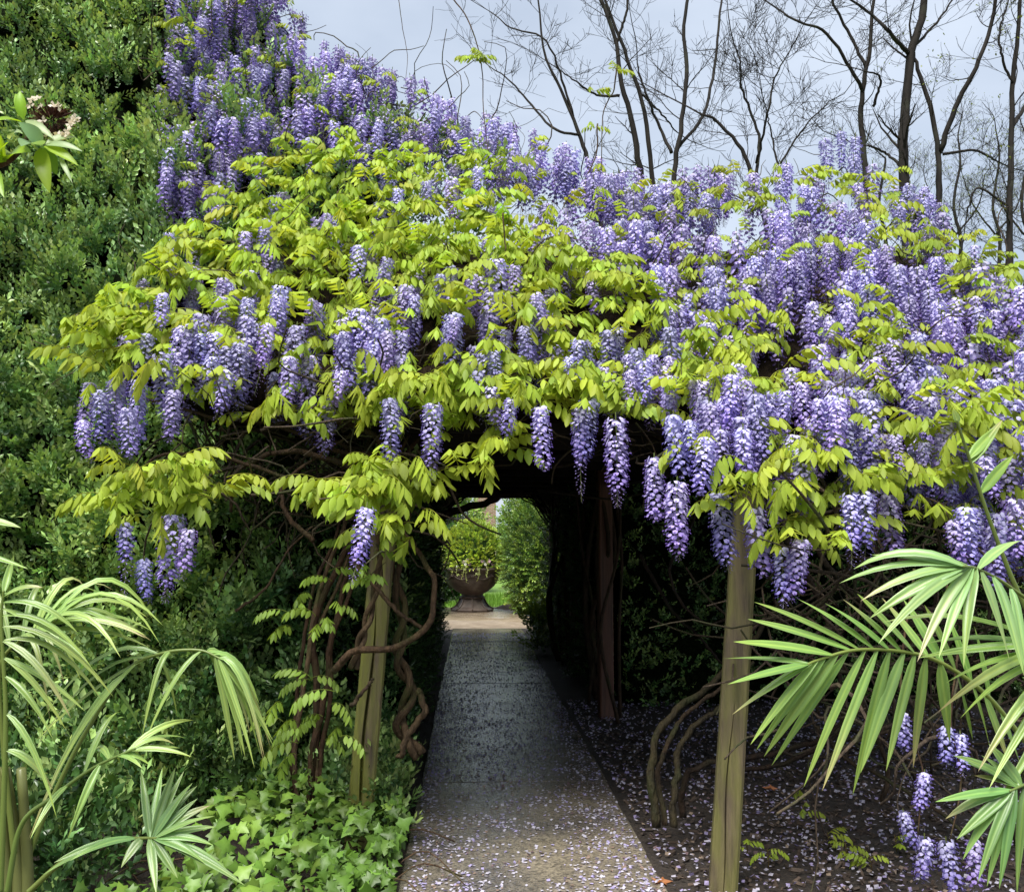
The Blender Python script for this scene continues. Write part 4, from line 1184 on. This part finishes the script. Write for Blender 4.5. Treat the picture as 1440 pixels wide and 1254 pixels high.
shrub('garden_shrub', 'broad green shrub on the far lawn near the brick chimney', (3.2, 38.5, 1.3), (2.0, 1.2, 2.4), 1600, SPRIG_LT, 2, 3.2)
shrub('garden_shrub', 'pale green shrub overhanging the iron railing', (-1.2, 29.0, 1.4), (1.4, 1.2, 1.8), 1300, SPRIG_LT, 1.8, 3)
shrub('garden_shrub', 'low green shrub on the far lawn beyond the rounded shrub', (3.4, 27.0, 1.2), (1.6, 1.2, 1.7), 900, SPRIG, 1.6, 2.6)
shrub('garden_shrub', 'clipped green shrub at the tunnel mouth facing the lawn', (-1.7, 20.5, .9), (.9, .9, 1.2), 900, SPRIG_LT, 1.0, 1.7)
# brick pier
m, t, o = nodes_of('brick')
tc = N(t, 'ShaderNodeTexCoord'); mp = N(t, 'ShaderNodeMapping'); mp.inputs['Rotation'].default_value = (math.pi / 2, 0, 0)
br = N(t, 'ShaderNodeTexBrick'); br.inputs['Scale'].default_value = 1.0
br.inputs['Brick Width'].default_value = .215; br.inputs['Row Height'].default_value = .075; br.inputs['Mortar Size'].default_value = .008
br.inputs['Color1'].default_value = (.16, .075, .045, 1); br.inputs['Color2'].default_value = (.22, .12, .08, 1); br.inputs['Mortar'].default_value = (.35, .32, .28, 1)
t.links.new(tc.outputs['Object'], mp.inputs[0]); t.links.new(mp.outputs[0], br.inputs['Vector'])
b = N(t, 'ShaderNodeBsdfPrincipled'); b.inputs['Roughness'].default_value = .85
t.links.new(br.outputs[0], b.inputs['Base Color']); t.links.new(b.outputs[0], o.inputs[0])
pier = thing('brick_chimney', 'distant brown brick chimney stack seen over the clipped dome shrub', 'chimney', (.8, 55, 0))
g = Geo(); box(g, (.8, 55, 2.2), (1.25, 1.0, 4.6)); part('shaft', g.mesh('shaft', m, smooth=False), pier)
g = Geo(); box(g, (.8, 55, 4.56), (1.45, 1.2, .16)); box(g, (.8, 55, 4.7), (1.3, 1.05, .12)); part('cap', g.mesh('cap', stone, smooth=False), pier)
iron = rough_mat('iron', (.01, .01, .011), (.03, .03, .032), 20, (.4, .6), 0)
rail = thing('iron_railing', 'black iron railing behind the urn', 'railing', (-1.4, 26.9, 0))
for z in (.3, 1.9, 2.15, 2.45):
    g = Geo(); box(g, (-1.4, 26.9, z), (2.84, .05, .05)); part('rail', g.mesh('rail', iron, smooth=False), rail)
g = Geo(); box(g, (0, 0, 1.25), (.03, .03, 2.5)); bm_ = g.mesh('bar', iron, smooth=False)
for k in range(20):
    o = part('bar', bm_, rail, Matrix.Translation((-2.75 + k * .14, 26.9 + .003, 0)))
# mulch heap by the shrub
xs = np.linspace(-1, 1, 17); XX, YY = np.meshgrid(xs, xs, indexing='ij')
hh = np.maximum(0, 1 - XX ** 2 - YY ** 2) * .2 + .02 * lump(XX, YY, .12)
g = Geo(); i, j = np.meshgrid(np.arange(16), np.arange(16), indexing='ij')
g.add(np.stack([1.3 + XX * .8, 22.1 + YY * .5, hh], -1).reshape(-1, 3), None, np.stack([i * 17 + j, (i + 1) * 17 + j, (i + 1) * 17 + j + 1, i * 17 + j + 1], -1).reshape(-1, 4))
o = part('mulch_heap', g.mesh('mulch_heap', rough_mat('brown_mulch', (.05, .033, .022), (.16, .11, .075), 25, (.8, 1), .8))); o['kind'] = 'structure'
# lawn blades
n = 9000
bl = np.array([(-.006, 0, 0), (.006, 0, 0), (.003, .01, .05), (0, .02, .09)])
g = Geo()
P = np.stack([rng.uniform(-3.5, 4.5, n), rng.uniform(22.6, 27, n), np.zeros(n)], -1)
d = rng.normal(0, 1, (n, 3)); d[:, 2] = 0
scatter(g, [(bl * 1.6, np.array([(0, 1, 2), (0, 2, 3)]), np.zeros((0, 4), int), np.tile((.17, .31, .045), (4, 1)))], np.zeros(n, int), frames(d), P, rng.uniform(.6, 1.3, n), rng.uniform(.7, 1.2, (n, 1)) * np.ones((1, 3)))
o = part('grass', g.mesh('grass', M['fresh']), stuff=True); tag(o, 'short bright green lawn grass beyond the urn', 'grass')

# ------------------------------------------------------------------ palms
def blade(p0, p1, w, sag=.06, fold=.3, n=8, tipw=.0, col=(.2, .33, .07), tipcol=None, up=None):
    """long folded leaflet from p0 to p1"""
    p0 = np.array(p0, float); p1 = np.array(p1, float)
    d = p1 - p0; L = np.linalg.norm(d)
    tt = np.linspace(0, 1, n)
    mid = p0 + d * tt[:, None]
    mid[:, 2] += sag * L * 4 * tt * (1 - tt)
    tg = unit(np.gradient(mid, axis=0))
    if up is None:
        up = np.array((0, -.55, .85))
    sd_ = unit(np.cross(tg, up)); nm = np.cross(sd_, tg)
    prof = np.array([np.interp(t_, [0, .08, .3, .6, .85, 1], [.25, .7, 1, .85, .42, tipw]) for t_ in tt]) * w / 2
    cs = ((-1, .55), (-.66, .95), (-.3, .25), (0, 0), (.34, .28), (.7, .9), (1, .5)); m_ = len(cs)
    tw = random.gauss(0, .5) * tt ** 2
    V = []
    for k in range(n):
        s2 = sd_[k] * math.cos(tw[k]) + nm[k] * math.sin(tw[k]); n2 = np.cross(s2, tg[k])
        V += [mid[k] + s2 * prof[k] * a_ + n2 * prof[k] * fold * b_ for a_, b_ in cs]
    V = np.array(V)
    Q = []
    for k in range(n - 1):
        a = m_ * k
        Q += [(a + j, a + j + 1, a + m_ + j + 1, a + m_ + j) for j in range(m_ - 1)]
    col = np.array(col); tipcol = np.array(tipcol if tipcol is not None else col * (1.5, 1.25, 1.0))
    C = np.concatenate([np.tile(col + (tipcol - col) * t_ ** 3, (m_, 1)) for t_ in tt])
    C[1::m_] *= .86; C[3::m_] *= (1.35, 1.2, 1.1); C[4::m_] *= .9; C[6::m_] *= (1.15, 1.1, 1.0)
    C *= rng.uniform(.88, 1.1, (len(C), 1))
    g = Geo(); g.add(V, None, Q, C)
    return g
def frond(palm, rach, Ys, leaflets, rr=.006, w=.03, sag=.05, col=(.17, .30, .06), dens=1):
    """leaflets: (t along the rachis, tip px x, y, depth offset)"""
    rach = np.array(rach, float)
    Ys = np.interp(np.linspace(0, 1, len(rach)), np.linspace(0, 1, len(np.atleast_1d(Ys))), np.atleast_1d(Ys))
    L = smooth_line(at(rach[:, 0], rach[:, 1], Ys), 120)
    g = Geo(); tube(g, L, np.linspace(rr, rr * .35, 120), 6, (.2, .27, .06), cap=True)
    fo = part('frond', g.mesh('frond', M['palm']), palm)
    if dens > 1:
        ex = [((a[0] + b_[0]) / 2, (a[1] + b_[1]) / 2 + random.uniform(-8, 8), (a[2] + b_[2]) / 2 + random.uniform(-8, 8), (a[3] + b_[3]) / 2 + .03) for a, b_ in zip(leaflets[:-1], leaflets[1:]) if abs(a[0] - b_[0]) < .12 and math.hypot(a[1] - b_[1], a[2] - b_[2]) < 90]
        leaflets = list(leaflets) + ex
    for (t_, x, y, dz) in leaflets:
        p = L[int(t_ * 119)] if t_ <= 1 else L[int(np.argmin(np.abs(project(L)[0] - t_)))]
        tip = at(np.array([float(x)]), np.array([float(y)]), p[1] + dz)[0]
        c = np.array(col) * random.uniform(.85, 1.25) * (1.15, 1.15, 1.5)
        tc_ = c * (1.5, 1.25, 1.0) if random.random() < .75 else np.array((.42, .36, .16))
        up = np.array((random.gauss(0, .25), -.6, .8))
        gg = blade(p, tip, w * random.uniform(.85, 1.15), sag * random.uniform(.3, 1.7), random.uniform(.2, .45), col=c, tipcol=tc_, up=up)
        lo = part('leaflet', gg.mesh('leaflet', M['palm']), None)
        lo.parent = fo; lo.matrix_basis = Matrix.Identity(4)
    return fo
def auto(rach, n, Lpx, side_ang=(35, 60), t0=.25, down=.25, dz=.12, both=True):
    """leaflets fanned off a rachis drawn in pixels; returned as tips"""
    r = smooth_line([(a, b_, 0) for a, b_ in rach], 60)[:, :2]
    out = []
    for k in range(n):
        t_ = t0 + (1 - t0) * (k + .5) / n
        i = min(58, int(t_ * 59)); d = unit(r[i + 1] - r[i])
        for sgn in ((-1, 1) if both else (1,)):
            a = math.radians(random.uniform(*side_ang)) * (1.15 - .5 * t_) * sgn
            v = np.array((d[0] * math.cos(a) - d[1] * math.sin(a), d[0] * math.sin(a) + d[1] * math.cos(a)))
            l = Lpx * (.65 + .55 * math.sin(math.pi * (.15 + .75 * t_))) * random.uniform(.85, 1.1)
            tip = r[i] + v * l + np.array((0, down * l))
            out.append((t_, tip[0], tip[1], random.uniform(-dz, dz)))
    return out

pr_ = thing('palm', 'feathery palm with long folded leaflets reaching over the petal-strewn mulch', 'palm', tuple(at(1560., 1250., 2.7)[:2]) + (0.,))
R1 = [(1560, 1240), (1500, 1110), (1440, 1040), (1385, 975), (1320, 930), (1262, 915), (1200, 914), (1150, 928), (1136, 934)]
tips = [(1138, 1023, 962), (1142, 1029, 1005), (1150, 1055, 1047), (1161, 1063, 1055), (1177, 1074, 1064), (1195, 1085, 1076), (1217, 1130, 1107), (1235, 1156, 1112), (1253, 1199, 1118), (1271, 1210, 1087), (1288, 1246, 1084), (1304, 1284, 1080), (1322, 1336, 1045),
        (1345, 1368, 1040), (1365, 1392, 1050), (1385, 1418, 1070), (1405, 1440, 1090), (1138, 1015, 926), (1170, 1031, 902), (1197, 1051, 870), (1208, 1060, 846), (1228, 1122, 842), (1250, 1160, 848), (1268, 1185, 842), (1285, 1205, 834), (1305, 1240, 840), (1325, 1270, 842), (1345, 1300, 850), (1365, 1330, 860), (1390, 1370, 880)]
frond(pr_, R1, [2.8, 2.7, 2.6, 2.55], [(a, b_, c_, random.uniform(-.06, .1)) for a, b_, c_ in tips], .009, .029, .02, (.17, .30, .055))
R2 = [(1570, 1230), (1530, 1000), (1480, 880), (1420, 825), (1375, 800), (1355, 796)]
t2 = [(.97, 1180, 820, .1), (.99, 1200, 800, .1), (.95, 1222, 870, 0), (.93, 1210, 845, 0), (.9, 1235, 905, -.1), (.88, 1290, 930, -.1), (.85, 1320, 925, -.12), (.82, 1355, 940, -.1), (.78, 1420, 930, -.1), (.97, 1225, 780, .1), (.9, 1300, 790, .15), (.8, 1440, 760, .1), (.7, 1440, 950, -.1), (.6, 1450, 990, -.1)]
frond(pr_, R2, [2.7, 2.5, 2.35], t2, .008, .030, .09, (.2, .33, .09))
frond(pr_, [(1560, 1240), (1520, 1000), (1440, 850), (1395, 740), (1365, 650), (1345, 590)], [2.7, 2.5], [(.99, 1340, 575, 0), (.8, 1410, 590, .05), (.82, 1402, 600, .05), (.7, 1425, 640, .05)], .009, .03, .01, (.2, .33, .05))
R4 = [(1580, 1240), (1540, 1080), (1500, 950), (1470, 900)]
frond(pr_, R4, [2.7, 2.4], [(.95, 1240, 875, .1), (.9, 1300, 905, .1), (.9, 1320, 1000, -.05), (.85, 1330, 960, 0), (.8, 1350, 1010, 0), (.75, 1375, 1085, -.1), (.7, 1390, 1110, -.1), (.95, 1290, 925, .1), (.6, 1400, 1140, -.1)], .008, .028, .06, (.2, .34, .06))
R5 = [(1590, 1254), (1560, 1130), (1500, 1090), (1450, 1100), (1420, 1112)]
frond(pr_, R5, [2.6, 2.4], [(.98, 1315, 1127, 0), (.98, 1345, 1180, 0), (.95, 1375, 1240, -.05), (.93, 1405, 1250, -.05), (.9, 1340, 1062, .05), (.9, 1370, 1090, .05), (.85, 1390, 1045, .05), (.8, 1430, 1260, -.05)], .008, .027, .05, (.12, .24, .05), 2)
g = Geo()
for k in range(3):
    tube(g, smooth_line([at(1570. + 14 * k, 1500., 2.75), at(1575. + 10 * k, 1300., 2.72), at(1565. + 8 * k, 1200., 2.7)], 8), .02, 7, (.25, .28, .09))
part('cane', g.mesh('cane', M['palm']), pr_)

pL = thing('palm', 'lush palm with pale drooping strap leaflets in front of the tall hedge', 'palm', tuple(at(20., 1254., 2.7)[:2]) + (0.,))
FL = [
    ([(20, 1200), (5, 1050), (0, 940), (30, 900), (80, 872)], [2.6, 2.5], [(.98, 205, 893, 0), (.98, 225, 905, 0), (.96, 215, 870, .1), (.95, 190, 850, .1), (.93, 230, 880, 0), (.9, 170, 925, -.1), (.88, 160, 830, .1), (.9, 150, 850, .1), (.85, 180, 900, 0), (.84, 100, 822, .1), (.8, 140, 960, -.1), (.78, 90, 960, -.1), (.76, 60, 830, .1), (.7, 70, 1010, -.1), (.65, -20, 830, .1), (.86, 120, 826, .1), (.92, 180, 880, .05), (.8, 210, 910, 0)], .26, 0),
    ([(30, 1230), (70, 1130), (120, 1030), (180, 942), (230, 918), (280, 914), (310, 926)], [2.65, 2.6], [(.99, 358, 1080, -.05), (.99, 372, 1065, -.05), (.98, 383, 1040, 0), (.98, 385, 1050, 0), (.96, 345, 1065, 0), (.95, 330, 1070, 0), (.93, 365, 990, .05), (.9, 350, 975, .05), (.88, 312, 955, .05), (.85, 205, 1040, -.1), (.7, 200, 1035, -.1), (.5, 40, 1180, -.1), (.55, 75, 1095, -.1), (.6, 250, 1010, .1), (.45, 200, 1030, .1), (.65, 60, 1010, 0), (.6, 45, 1060, 0)], .16, 0),
    ([(40, 1254), (90, 1210), (150, 1182), (200, 1178), (220, 1178)], [2.6, 2.5], [(.98, 300, 1188, 0), (.97, 302, 1147, 0), (.95, 278, 1122, .05), (.93, 271, 1100, .05), (.9, 247, 1078, .08), (.85, 198, 1082, .08), (.98, 345, 1245, -.05), (.95, 290, 1215, -.05), (.85, 220, 1258, -.1), (.7, 98, 1210, -.1), (.6, 60, 1230, -.1), (.75, 170, 1220, -.05)], .05, 1),
    ([(10, 1254), (30, 1160), (75, 1120), (130, 1080), (190, 1052)], [2.5, 2.45], [(.98, 270, 1064, 0), (.98, 245, 1046, .05), (.95, 272, 1012, .1), (.9, 200, 1080, -.05), (.85, 130, 1060, .1), (.8, 95, 1180, -.1), (.6, 42, 1180, -.1), (.7, 170, 1000, .1), (.9, 210, 1075, 0)], .12, 0),
    ([(0, 1254), (5, 1130), (8, 1000), (2, 880), (5, 830)], [2.4, 2.35], [(.6, 75, 1040, -.05), (.7, 100, 1010, -.05), (.5, 80, 1150, -.05), (.8, 130, 940, 0), (.9, 110, 890, 0), (.85, -60, 900, 0), (.95, 60, 826, 0), (.4, 75, 1110, 0), (.75, 160, 980, 0), (.65, 120, 1000, 0), (.98, 20, 780, .05)], .12, 0),
]
for rach, Ys, lf, sg, k in FL:
    frond(pL, rach, Ys, lf, .008, .017 if not k else .023, sg, (.22, .34, .07) if not k else (.16, .28, .07), 2)
g = Geo()
for x0, x1 in ((25, 8), (38, 30), (8, -4)):
    tube(g, smooth_line([at(x0 + 6., 1520., 2.66), at(x0 + 2., 1300., 2.65), at(x0, 1200., 2.64), at(float(x1), 1080., 2.6)], 10), np.linspace(.02, .012, 10), 7, (.2, .22, .07))
part('cane', g.mesh('cane', M['palm']), pL)
# sprays that enter at the left edge
whisk = thing('palm', 'small palm with slim bright blades poking in at the hedge side', 'palm', tuple(at(-120., 1254., 2.2)[:2]) + (0.,))
frond(whisk, [(-120, 1300), (-110, 900), (-60, 720)], [2.2, 2.1], [(.98, 30, 742, 0), (.9, 5, 690, 0), (.95, -10, 640, 0), (.85, 40, 800, 0)], .008, .022, .03)

# ------------------------------------------------------------------ ivy
def ivy_leaf(seed):
    r = np.random.default_rng(seed)
    out = [(0, 0), (-.12, .34), (.12, .30), (.28, .52), (.48, .24), (.62, .20), (1.0, 0)]
    pts = [(x, y) for x, y in out] + [(x, -y) for x, y in out[-2:0:-1]]
    V = [(.3, 0, .06)] + [(x + r.normal(0, .02), y + r.normal(0, .02), -.1 * (x * x + abs(y)) + r.normal(0, .03)) for x, y in pts]
    n = len(pts)
    g = Geo()
    base = np.array((.15, .265, .04)) * r.uniform(.55, 1.3)
    g.add(np.array(V) * .085, [(0, 1 + k, 1 + (k + 1) % n) for k in range(n)], None, np.vstack([base * (1.25, 1.2, 1.3)] + [base] * n))
    return g
IV = [ivy_leaf(700 + k) for k in range(6)]
IV_ME = [g.mesh('ivy_leaf', M['ivy']) for g in IV]; IV_AR = [g.arrays() for g in IV]
ivy = thing('ivy', 'bright green ivy ground cover around the foot of the mossy post', 'ivy', (-.8, 4.4, 0))
n = 1400
y = rng.uniform(3.1, 5.3, n); x = -.34 - rng.uniform(0, 1, n) ** 1.2 * (.75 + .5 * (5.3 - y) / 2.2)
hz = .12 + .16 * np.clip((-.3 - x) / .5, 0, 1) + .08 * lump(x, y, .18, 1) + .12 * np.clip((y - 4.3), 0, 1)
P = np.stack([x, y, hz * rng.uniform(.55, 1.05, n)], -1)
d = rng.normal(0, .8, (n, 3)); d[:, 1] -= .7; d[:, 2] -= .35
up = rng.normal(0, .3, (n, 3)); up[:, 2] += .8; up[:, 1] -= .55
Rm = frames(d, up); sc = rng.uniform(.55, 1.05, n); idx = rng.integers(0, 6, n)
px, py = project(P)
vis = np.where((px > 150) & (px < 590) & (py < 1260), P[:, 2] + sc * .2, -1)
order = np.argsort(-vis)
for k in order[:300]:
    part('ivy_leaf', IV_ME[idx[k]], ivy, mw(Rm[k], P[k], sc[k]))
g = Geo(); rs_ = order[300:]
scatter(g, IV_AR, idx[rs_], Rm[rs_], P[rs_], sc[rs_], rng.uniform(.6, 1.1, (len(rs_), 1)) * np.ones((1, 3)))
part('leaves', g.mesh('leaves', M['ivy']), ivy, stuff=True)
g = Geo()
for k in range(30):
    x0, y0 = random.uniform(-2, -.4), random.uniform(3.2, 5.2)
    tube(g, smooth_line([(x0, y0, .03), (x0 + .2, y0 + random.uniform(-.3, .3), .12), (x0 + .4, y0 + random.uniform(-.3, .3), .05)], 8), .004, 4, (1.2, 1, .8))
part('runners', g.mesh('runners', M['bark']), ivy, stuff=True)
# low greenery beside the path
def low_plants(name, label, P, temps, mat='box', smin=.8, smax=1.3):
    t_ = thing(name, label, 'plants', tuple(P.mean(0) * (1, 1, 0)))
    foliage('foliage', t_, temps, P, np.tile((0, -.3, .8), (len(P), 1)), M[mat], smin, smax, .6, .3)
    return t_
n = 420
P = np.stack([rng.uniform(-.75, -.36, n), rng.uniform(5.15, 6.4, n), rng.uniform(.02, .4, n)], -1); P[:, 0] -= P[:, 2] * .5 * rng.uniform(0, 1, n)
low_plants('low_shrub', 'low leafy green growth between the mossy post and the path', P, SPRIG)
n = 150
P = np.stack([rng.uniform(.9, 1.2, n), rng.uniform(13.2, 15.6, n), rng.uniform(.02, .5, n)], -1)
low_plants('low_shrub', 'light green leaves edging the path at the far tunnel mouth', P, SPRIG_LT, 'box', 1, 1.8)
n = 1500
P = np.stack([rng.uniform(-3.2, -.95, n), rng.uniform(3.2, 6.0, n), np.zeros(n)], -1)
P[:, 0] = np.where((P[:, 1] < 5.1) & (P[:, 0] > -1.45), P[:, 0] - .8, P[:, 0])
P[:, 2] = rng.uniform(.02, 1, n) * np.clip(.25 + .22 * (P[:, 1] - 3.4) + .12 * lump(P[:, 0], P[:, 1], .25, .9) - np.clip(P[:, 0] + 1.5, 0, 1) * .3, .05, 1.2)
low_plants('low_shrub', 'dark small-leaved undergrowth in front of the tall hedge behind the palm', P, SPRIG_DK + SPRIG[:2], 'box', 1.0, 1.6)
# seedlings on the mulch
for k, (x, y) in enumerate([(1165, 1190), (1130, 1150), (1190, 1205), (1225, 1225), (1080, 1215), (1120, 1125), (1260, 1195), (1050, 1200)]):
    p = ground(float(x), float(y) + 8)
    sdl = thing('seedling', 'small yellow-green seedling on the petal-strewn mulch', 'seedling', tuple(p), 'seedlings on the mulch')
    g = Geo(); tube(g, [p - (0, 0, .03), p + (.005, 0, .05), p + (0, .01, .1)], .003, 4, (1.3, 1.2, .6)); part('stem', g.mesh('stem', M['bark']), sdl)
    for q in range(3):
        az = random.uniform(-2.5, 2.5)
        part('compound_leaf', LEAF_ME[random.randrange(10)], sdl, mw(frames(np.array([[math.sin(az), -math.cos(az), .25]]))[0], p + (0, 0, .05 + .02 * q), random.uniform(.32, .5)))

# ------------------------------------------------------------------ petals, chips, fallen leaves
def petals(name, label, P, smin, smax, tilt=.35):
    n = len(P)
    V = np.array([(-.5, -.35, .05), (.4, -.45, 0), (.55, .3, .12), (-.35, .42, -.02), (0, 0, .16)]) * .016
    C0 = np.array((.60, .57, .68))
    T = np.array([(0, 1, 4), (1, 2, 4), (2, 3, 4), (3, 0, 4)])
    d = rng.normal(0, 1, (n, 3)); d[:, 2] *= .15
    up = rng.normal(0, tilt, (n, 3)); up[:, 2] += 1
    br_ = np.array([[.5, .38, .25]]); tint = np.where(rng.random((n, 1)) < .18, br_, 1.0) * np.where(rng.random((n, 1)) < .3, np.array([[.78, .72, 1.0]]), np.array([[1.0, 1.0, 1.0]])) * rng.uniform(.75, 1.1, (n, 1))
    g = Geo(); scatter(g, [(V, T, np.zeros((0, 4), int), np.tile(C0, (5, 1)))], np.zeros(n, int), frames(d, up), P, rng.uniform(smin, smax, n), tint)
    o = part(name, g.mesh(name, M['petal'], smooth=False), stuff=True)
    return tag(o, label, 'petals')
n = 24000
y = 3.2 + rng.random(n) ** 1.05 * 13; x = rng.uniform(-.29, .88, n)
keep = rng.random(n) < .38 + .45 * lump(x, y, .16, .5) + 1.1 * np.abs(x - .29) ** 2
x, y = x[keep], y[keep]
petals('fallen_petals', 'pale lilac petals scattered over the wet path', np.stack([x, y, np.full(len(x), .036)], -1), .6, 1.25)
n = 17000
y = 3.0 + rng.random(n) ** 1.2 * 6.5; x = .92 + rng.random(n) ** 1.1 * 3.6
keep = rng.random(n) < .6 + .5 * lump(x, y, .2, 1.5)
x, y = x[keep], y[keep]
zz = .022 + .016 * lump(x, y, .4, .7) + .008 * lump(x, y, .148, 2.1) + .022
petals('fallen_petals', 'pale lilac petals scattered over the dark mulch', np.stack([x, y, zz], -1), .7, 1.5, .6)
n = 5500
y = 3.0 + rng.random(n) * 5; x = .93 + rng.random(n) * 3.8
zz = .022 + .016 * lump(x, y, .4, .7) + .008 * lump(x, y, .148, 2.1)
g = Geo()
ch = Geo(); box(ch, (0, 0, 0), (.035, .012, .008)); cv, ct, cq, cc = ch.arrays()
scatter(g, [(cv, ct, cq, np.ones_like(cv))], np.zeros(n, int), frames(rng.normal(0, 1, (n, 3)) * (1, 1, .3), rng.normal(0, .4, (n, 3)) + (0, 0, 1)), np.stack([x, y, zz + .006], -1), rng.uniform(.5, 1.7, n), rng.uniform(.4, 1.6, (n, 1)) * np.ones((1, 3)))
o = part('mulch_chips', g.mesh('mulch_chips', rough_mat('chips', (.02, .014, .01), (.075, .05, .035), 20, (.6, .9), .3, attr=True), smooth=False), stuff=True)
tag(o, 'dark wet bark chips covering the bed', 'mulch')
dry = leaf_mat('dry_leaf', .2, .6, .3, 0, .1)
for (x, y, lab, c) in ((1083, 1112, 'dry orange fallen leaf on the mulch behind the weathered post', (.5, .2, .09)), (930, 1244, 'dry orange-brown fallen leaf at the path edge by the weathered post', (.33, .13, .05))):
    p = ground(float(x), float(y), .02)
    g = Geo()
    a = np.linspace(0, 2 * math.pi, 11)[:-1]
    rr = np.where(np.arange(10) % 2 == 0, .055, .022)
    V = np.vstack([(0, 0, .012), np.stack([rr * np.cos(a), rr * np.sin(a), .01 + .02 * rng.random(10)], -1)]) + p
    g.add(V, [(0, 1 + k, 1 + (k + 1) % 10) for k in range(10)], None, c)
    o = part('fallen_leaf', g.mesh('fallen_leaf', dry, smooth=False)); tag(o, lab, 'leaf')

# ------------------------------------------------------------------ foreground branch, upper left
fb = thing('flowering_shrub', 'foreground shrub branch with fresh green leaves and a fading brown and cream flower head', 'shrub', (-1.25, 1.6, 0))
B = at(np.array([-150., -60, 0, 25, 40]), np.array([420., 250, 232, 215, 190]), np.array([1.65, 1.62, 1.6, 1.6, 1.6]))
g = Geo(); tube(g, smooth_line(np.vstack([(-1.25, 1.6, -.05), (-1.22, 1.6, .9), B]), 30), np.linspace(.012, .0035, 30), 6, (1.2, .9, .7)); part('stem', g.mesh('stem', M['bark']), fb)
def bigleaf(p0, p1, w, c, up=(0, -.8, .5)):
    p0 = at(*[np.array(float(v)) for v in p0]); p1 = at(*[np.array(float(v)) for v in p1])
    d = p1 - p0; L = np.linalg.norm(d); Rm = frames(d[None], np.array([up], float))[0]
    n = 8; g = Geo(); V = []; Q = []
    for k in range(n + 1):
        t_ = k / n; ww = w / 1350 * 1.6 * .5 * math.sin(math.pi * min(1, t_ ** .8 * .985 + .012)) ** .8
        z = .08 * L * math.sin(math.pi * t_)
        V += [(t_ * L, -ww, z + ww * .35), (t_ * L, 0, z), (t_ * L, ww, z + ww * .35)]
    for k in range(n):
        a = 3 * k; Q += [(a, a + 3, a + 4, a + 1), (a + 1, a + 4, a + 5, a + 2)]
    C = np.tile(c, (len(V), 1)) * 1.0; C[1::3] *= 1.2
    g.add(np.array(V) @ Rm.T + p0, None, Q, C)
    return part('leaf', g.mesh('leaf', M['fresh']), fb)
BG = (.26, .42, .02); PG = (.33, .45, .2); BL = (.22, .36, .16)
for a, b_, w, c in (((33, 168, 1.6), (28, 128, 1.6), 16, BG), ((34, 168, 1.6), (22, 132, 1.62), 12, BG), ((30, 172, 1.6), (-10, 172, 1.55), 14, BG), ((36, 170, 1.6), (76, 196, 1.58), 14, PG), ((58, 206, 1.58), (26, 172, 1.55), 26, BL), ((56, 206, 1.58), (30, 206, 1.53), 34, BL),
                    ((10, 226, 1.6), (44, 214, 1.55), 30, BG), ((8, 226, 1.6), (0, 190, 1.55), 20, BG), ((0, 232, 1.6), (12, 200, 1.55), 18, BG), ((4, 232, 1.6), (-20, 220, 1.55), 24, BG), ((57, 208, 1.58), (70, 272, 1.56), 22, BG), ((60, 206, 1.58), (80, 246, 1.6), 20, (.16, .3, .03)),
                    ((62, 206, 1.58), (110, 233, 1.57), 16, BG), ((64, 204, 1.58), (116, 213, 1.57), 13, PG), ((64, 203, 1.58), (107, 193, 1.6), 15, PG), ((84, 222, 1.58), (102, 258, 1.56), 7, PG), ((-10, 235, 1.6), (6, 278, 1.55), 16, BG), ((14, 196, 1.6), (30, 186, 1.56), 14, PG)):
    bigleaf(a, b_, w, c)
g = Geo()
hc = at(np.array(72.), np.array(170.), np.array(1.62))
for k in range(260):
    d = unit(rng.normal(0, 1, 3)); p = hc + d * np.array((.038, .03, .034)) * random.uniform(.5, 1)
    tube(g, [hc + (p - hc) * .5, p, p + d * .004], (.0008, .0008, .0016), 3, (1.6, .9, .75), cap=False)
fh = part('flower_head', g.mesh('flower_head', M['bark']), fb)
g = Geo()
for (x, y) in ((44, 140), (52, 138), (42, 148), (55, 150), (75, 148), (82, 150), (100, 168), (105, 170), (98, 176), (106, 166), (68, 190), (82, 190), (88, 194), (92, 188), (75, 196), (60, 170), (96, 184), (48, 176)):
    p = at(np.array(float(x)), np.array(float(y)), np.array(1.59))
    for q in range(4):
        b_ = q * math.pi / 2 + random.uniform(-.3, .3)
        n_ = unit(rng.normal(0, .4, 3) + (0, -1, .3)); sx_ = unit(np.cross((0, 0, 1), n_)); sy_ = np.cross(n_, sx_)
        e = lambda bb, r_: p + r_ * (sx_ * math.cos(bb) + sy_ * math.sin(bb))
        g.add([p, e(b_ - .6, .006), e(b_, .009) + n_ * .002, e(b_ + .6, .006)], None, [(0, 1, 2, 3)], (.72, .62, .5))
part('florets', g.mesh('florets', M['fresh']), fb, stuff=True)
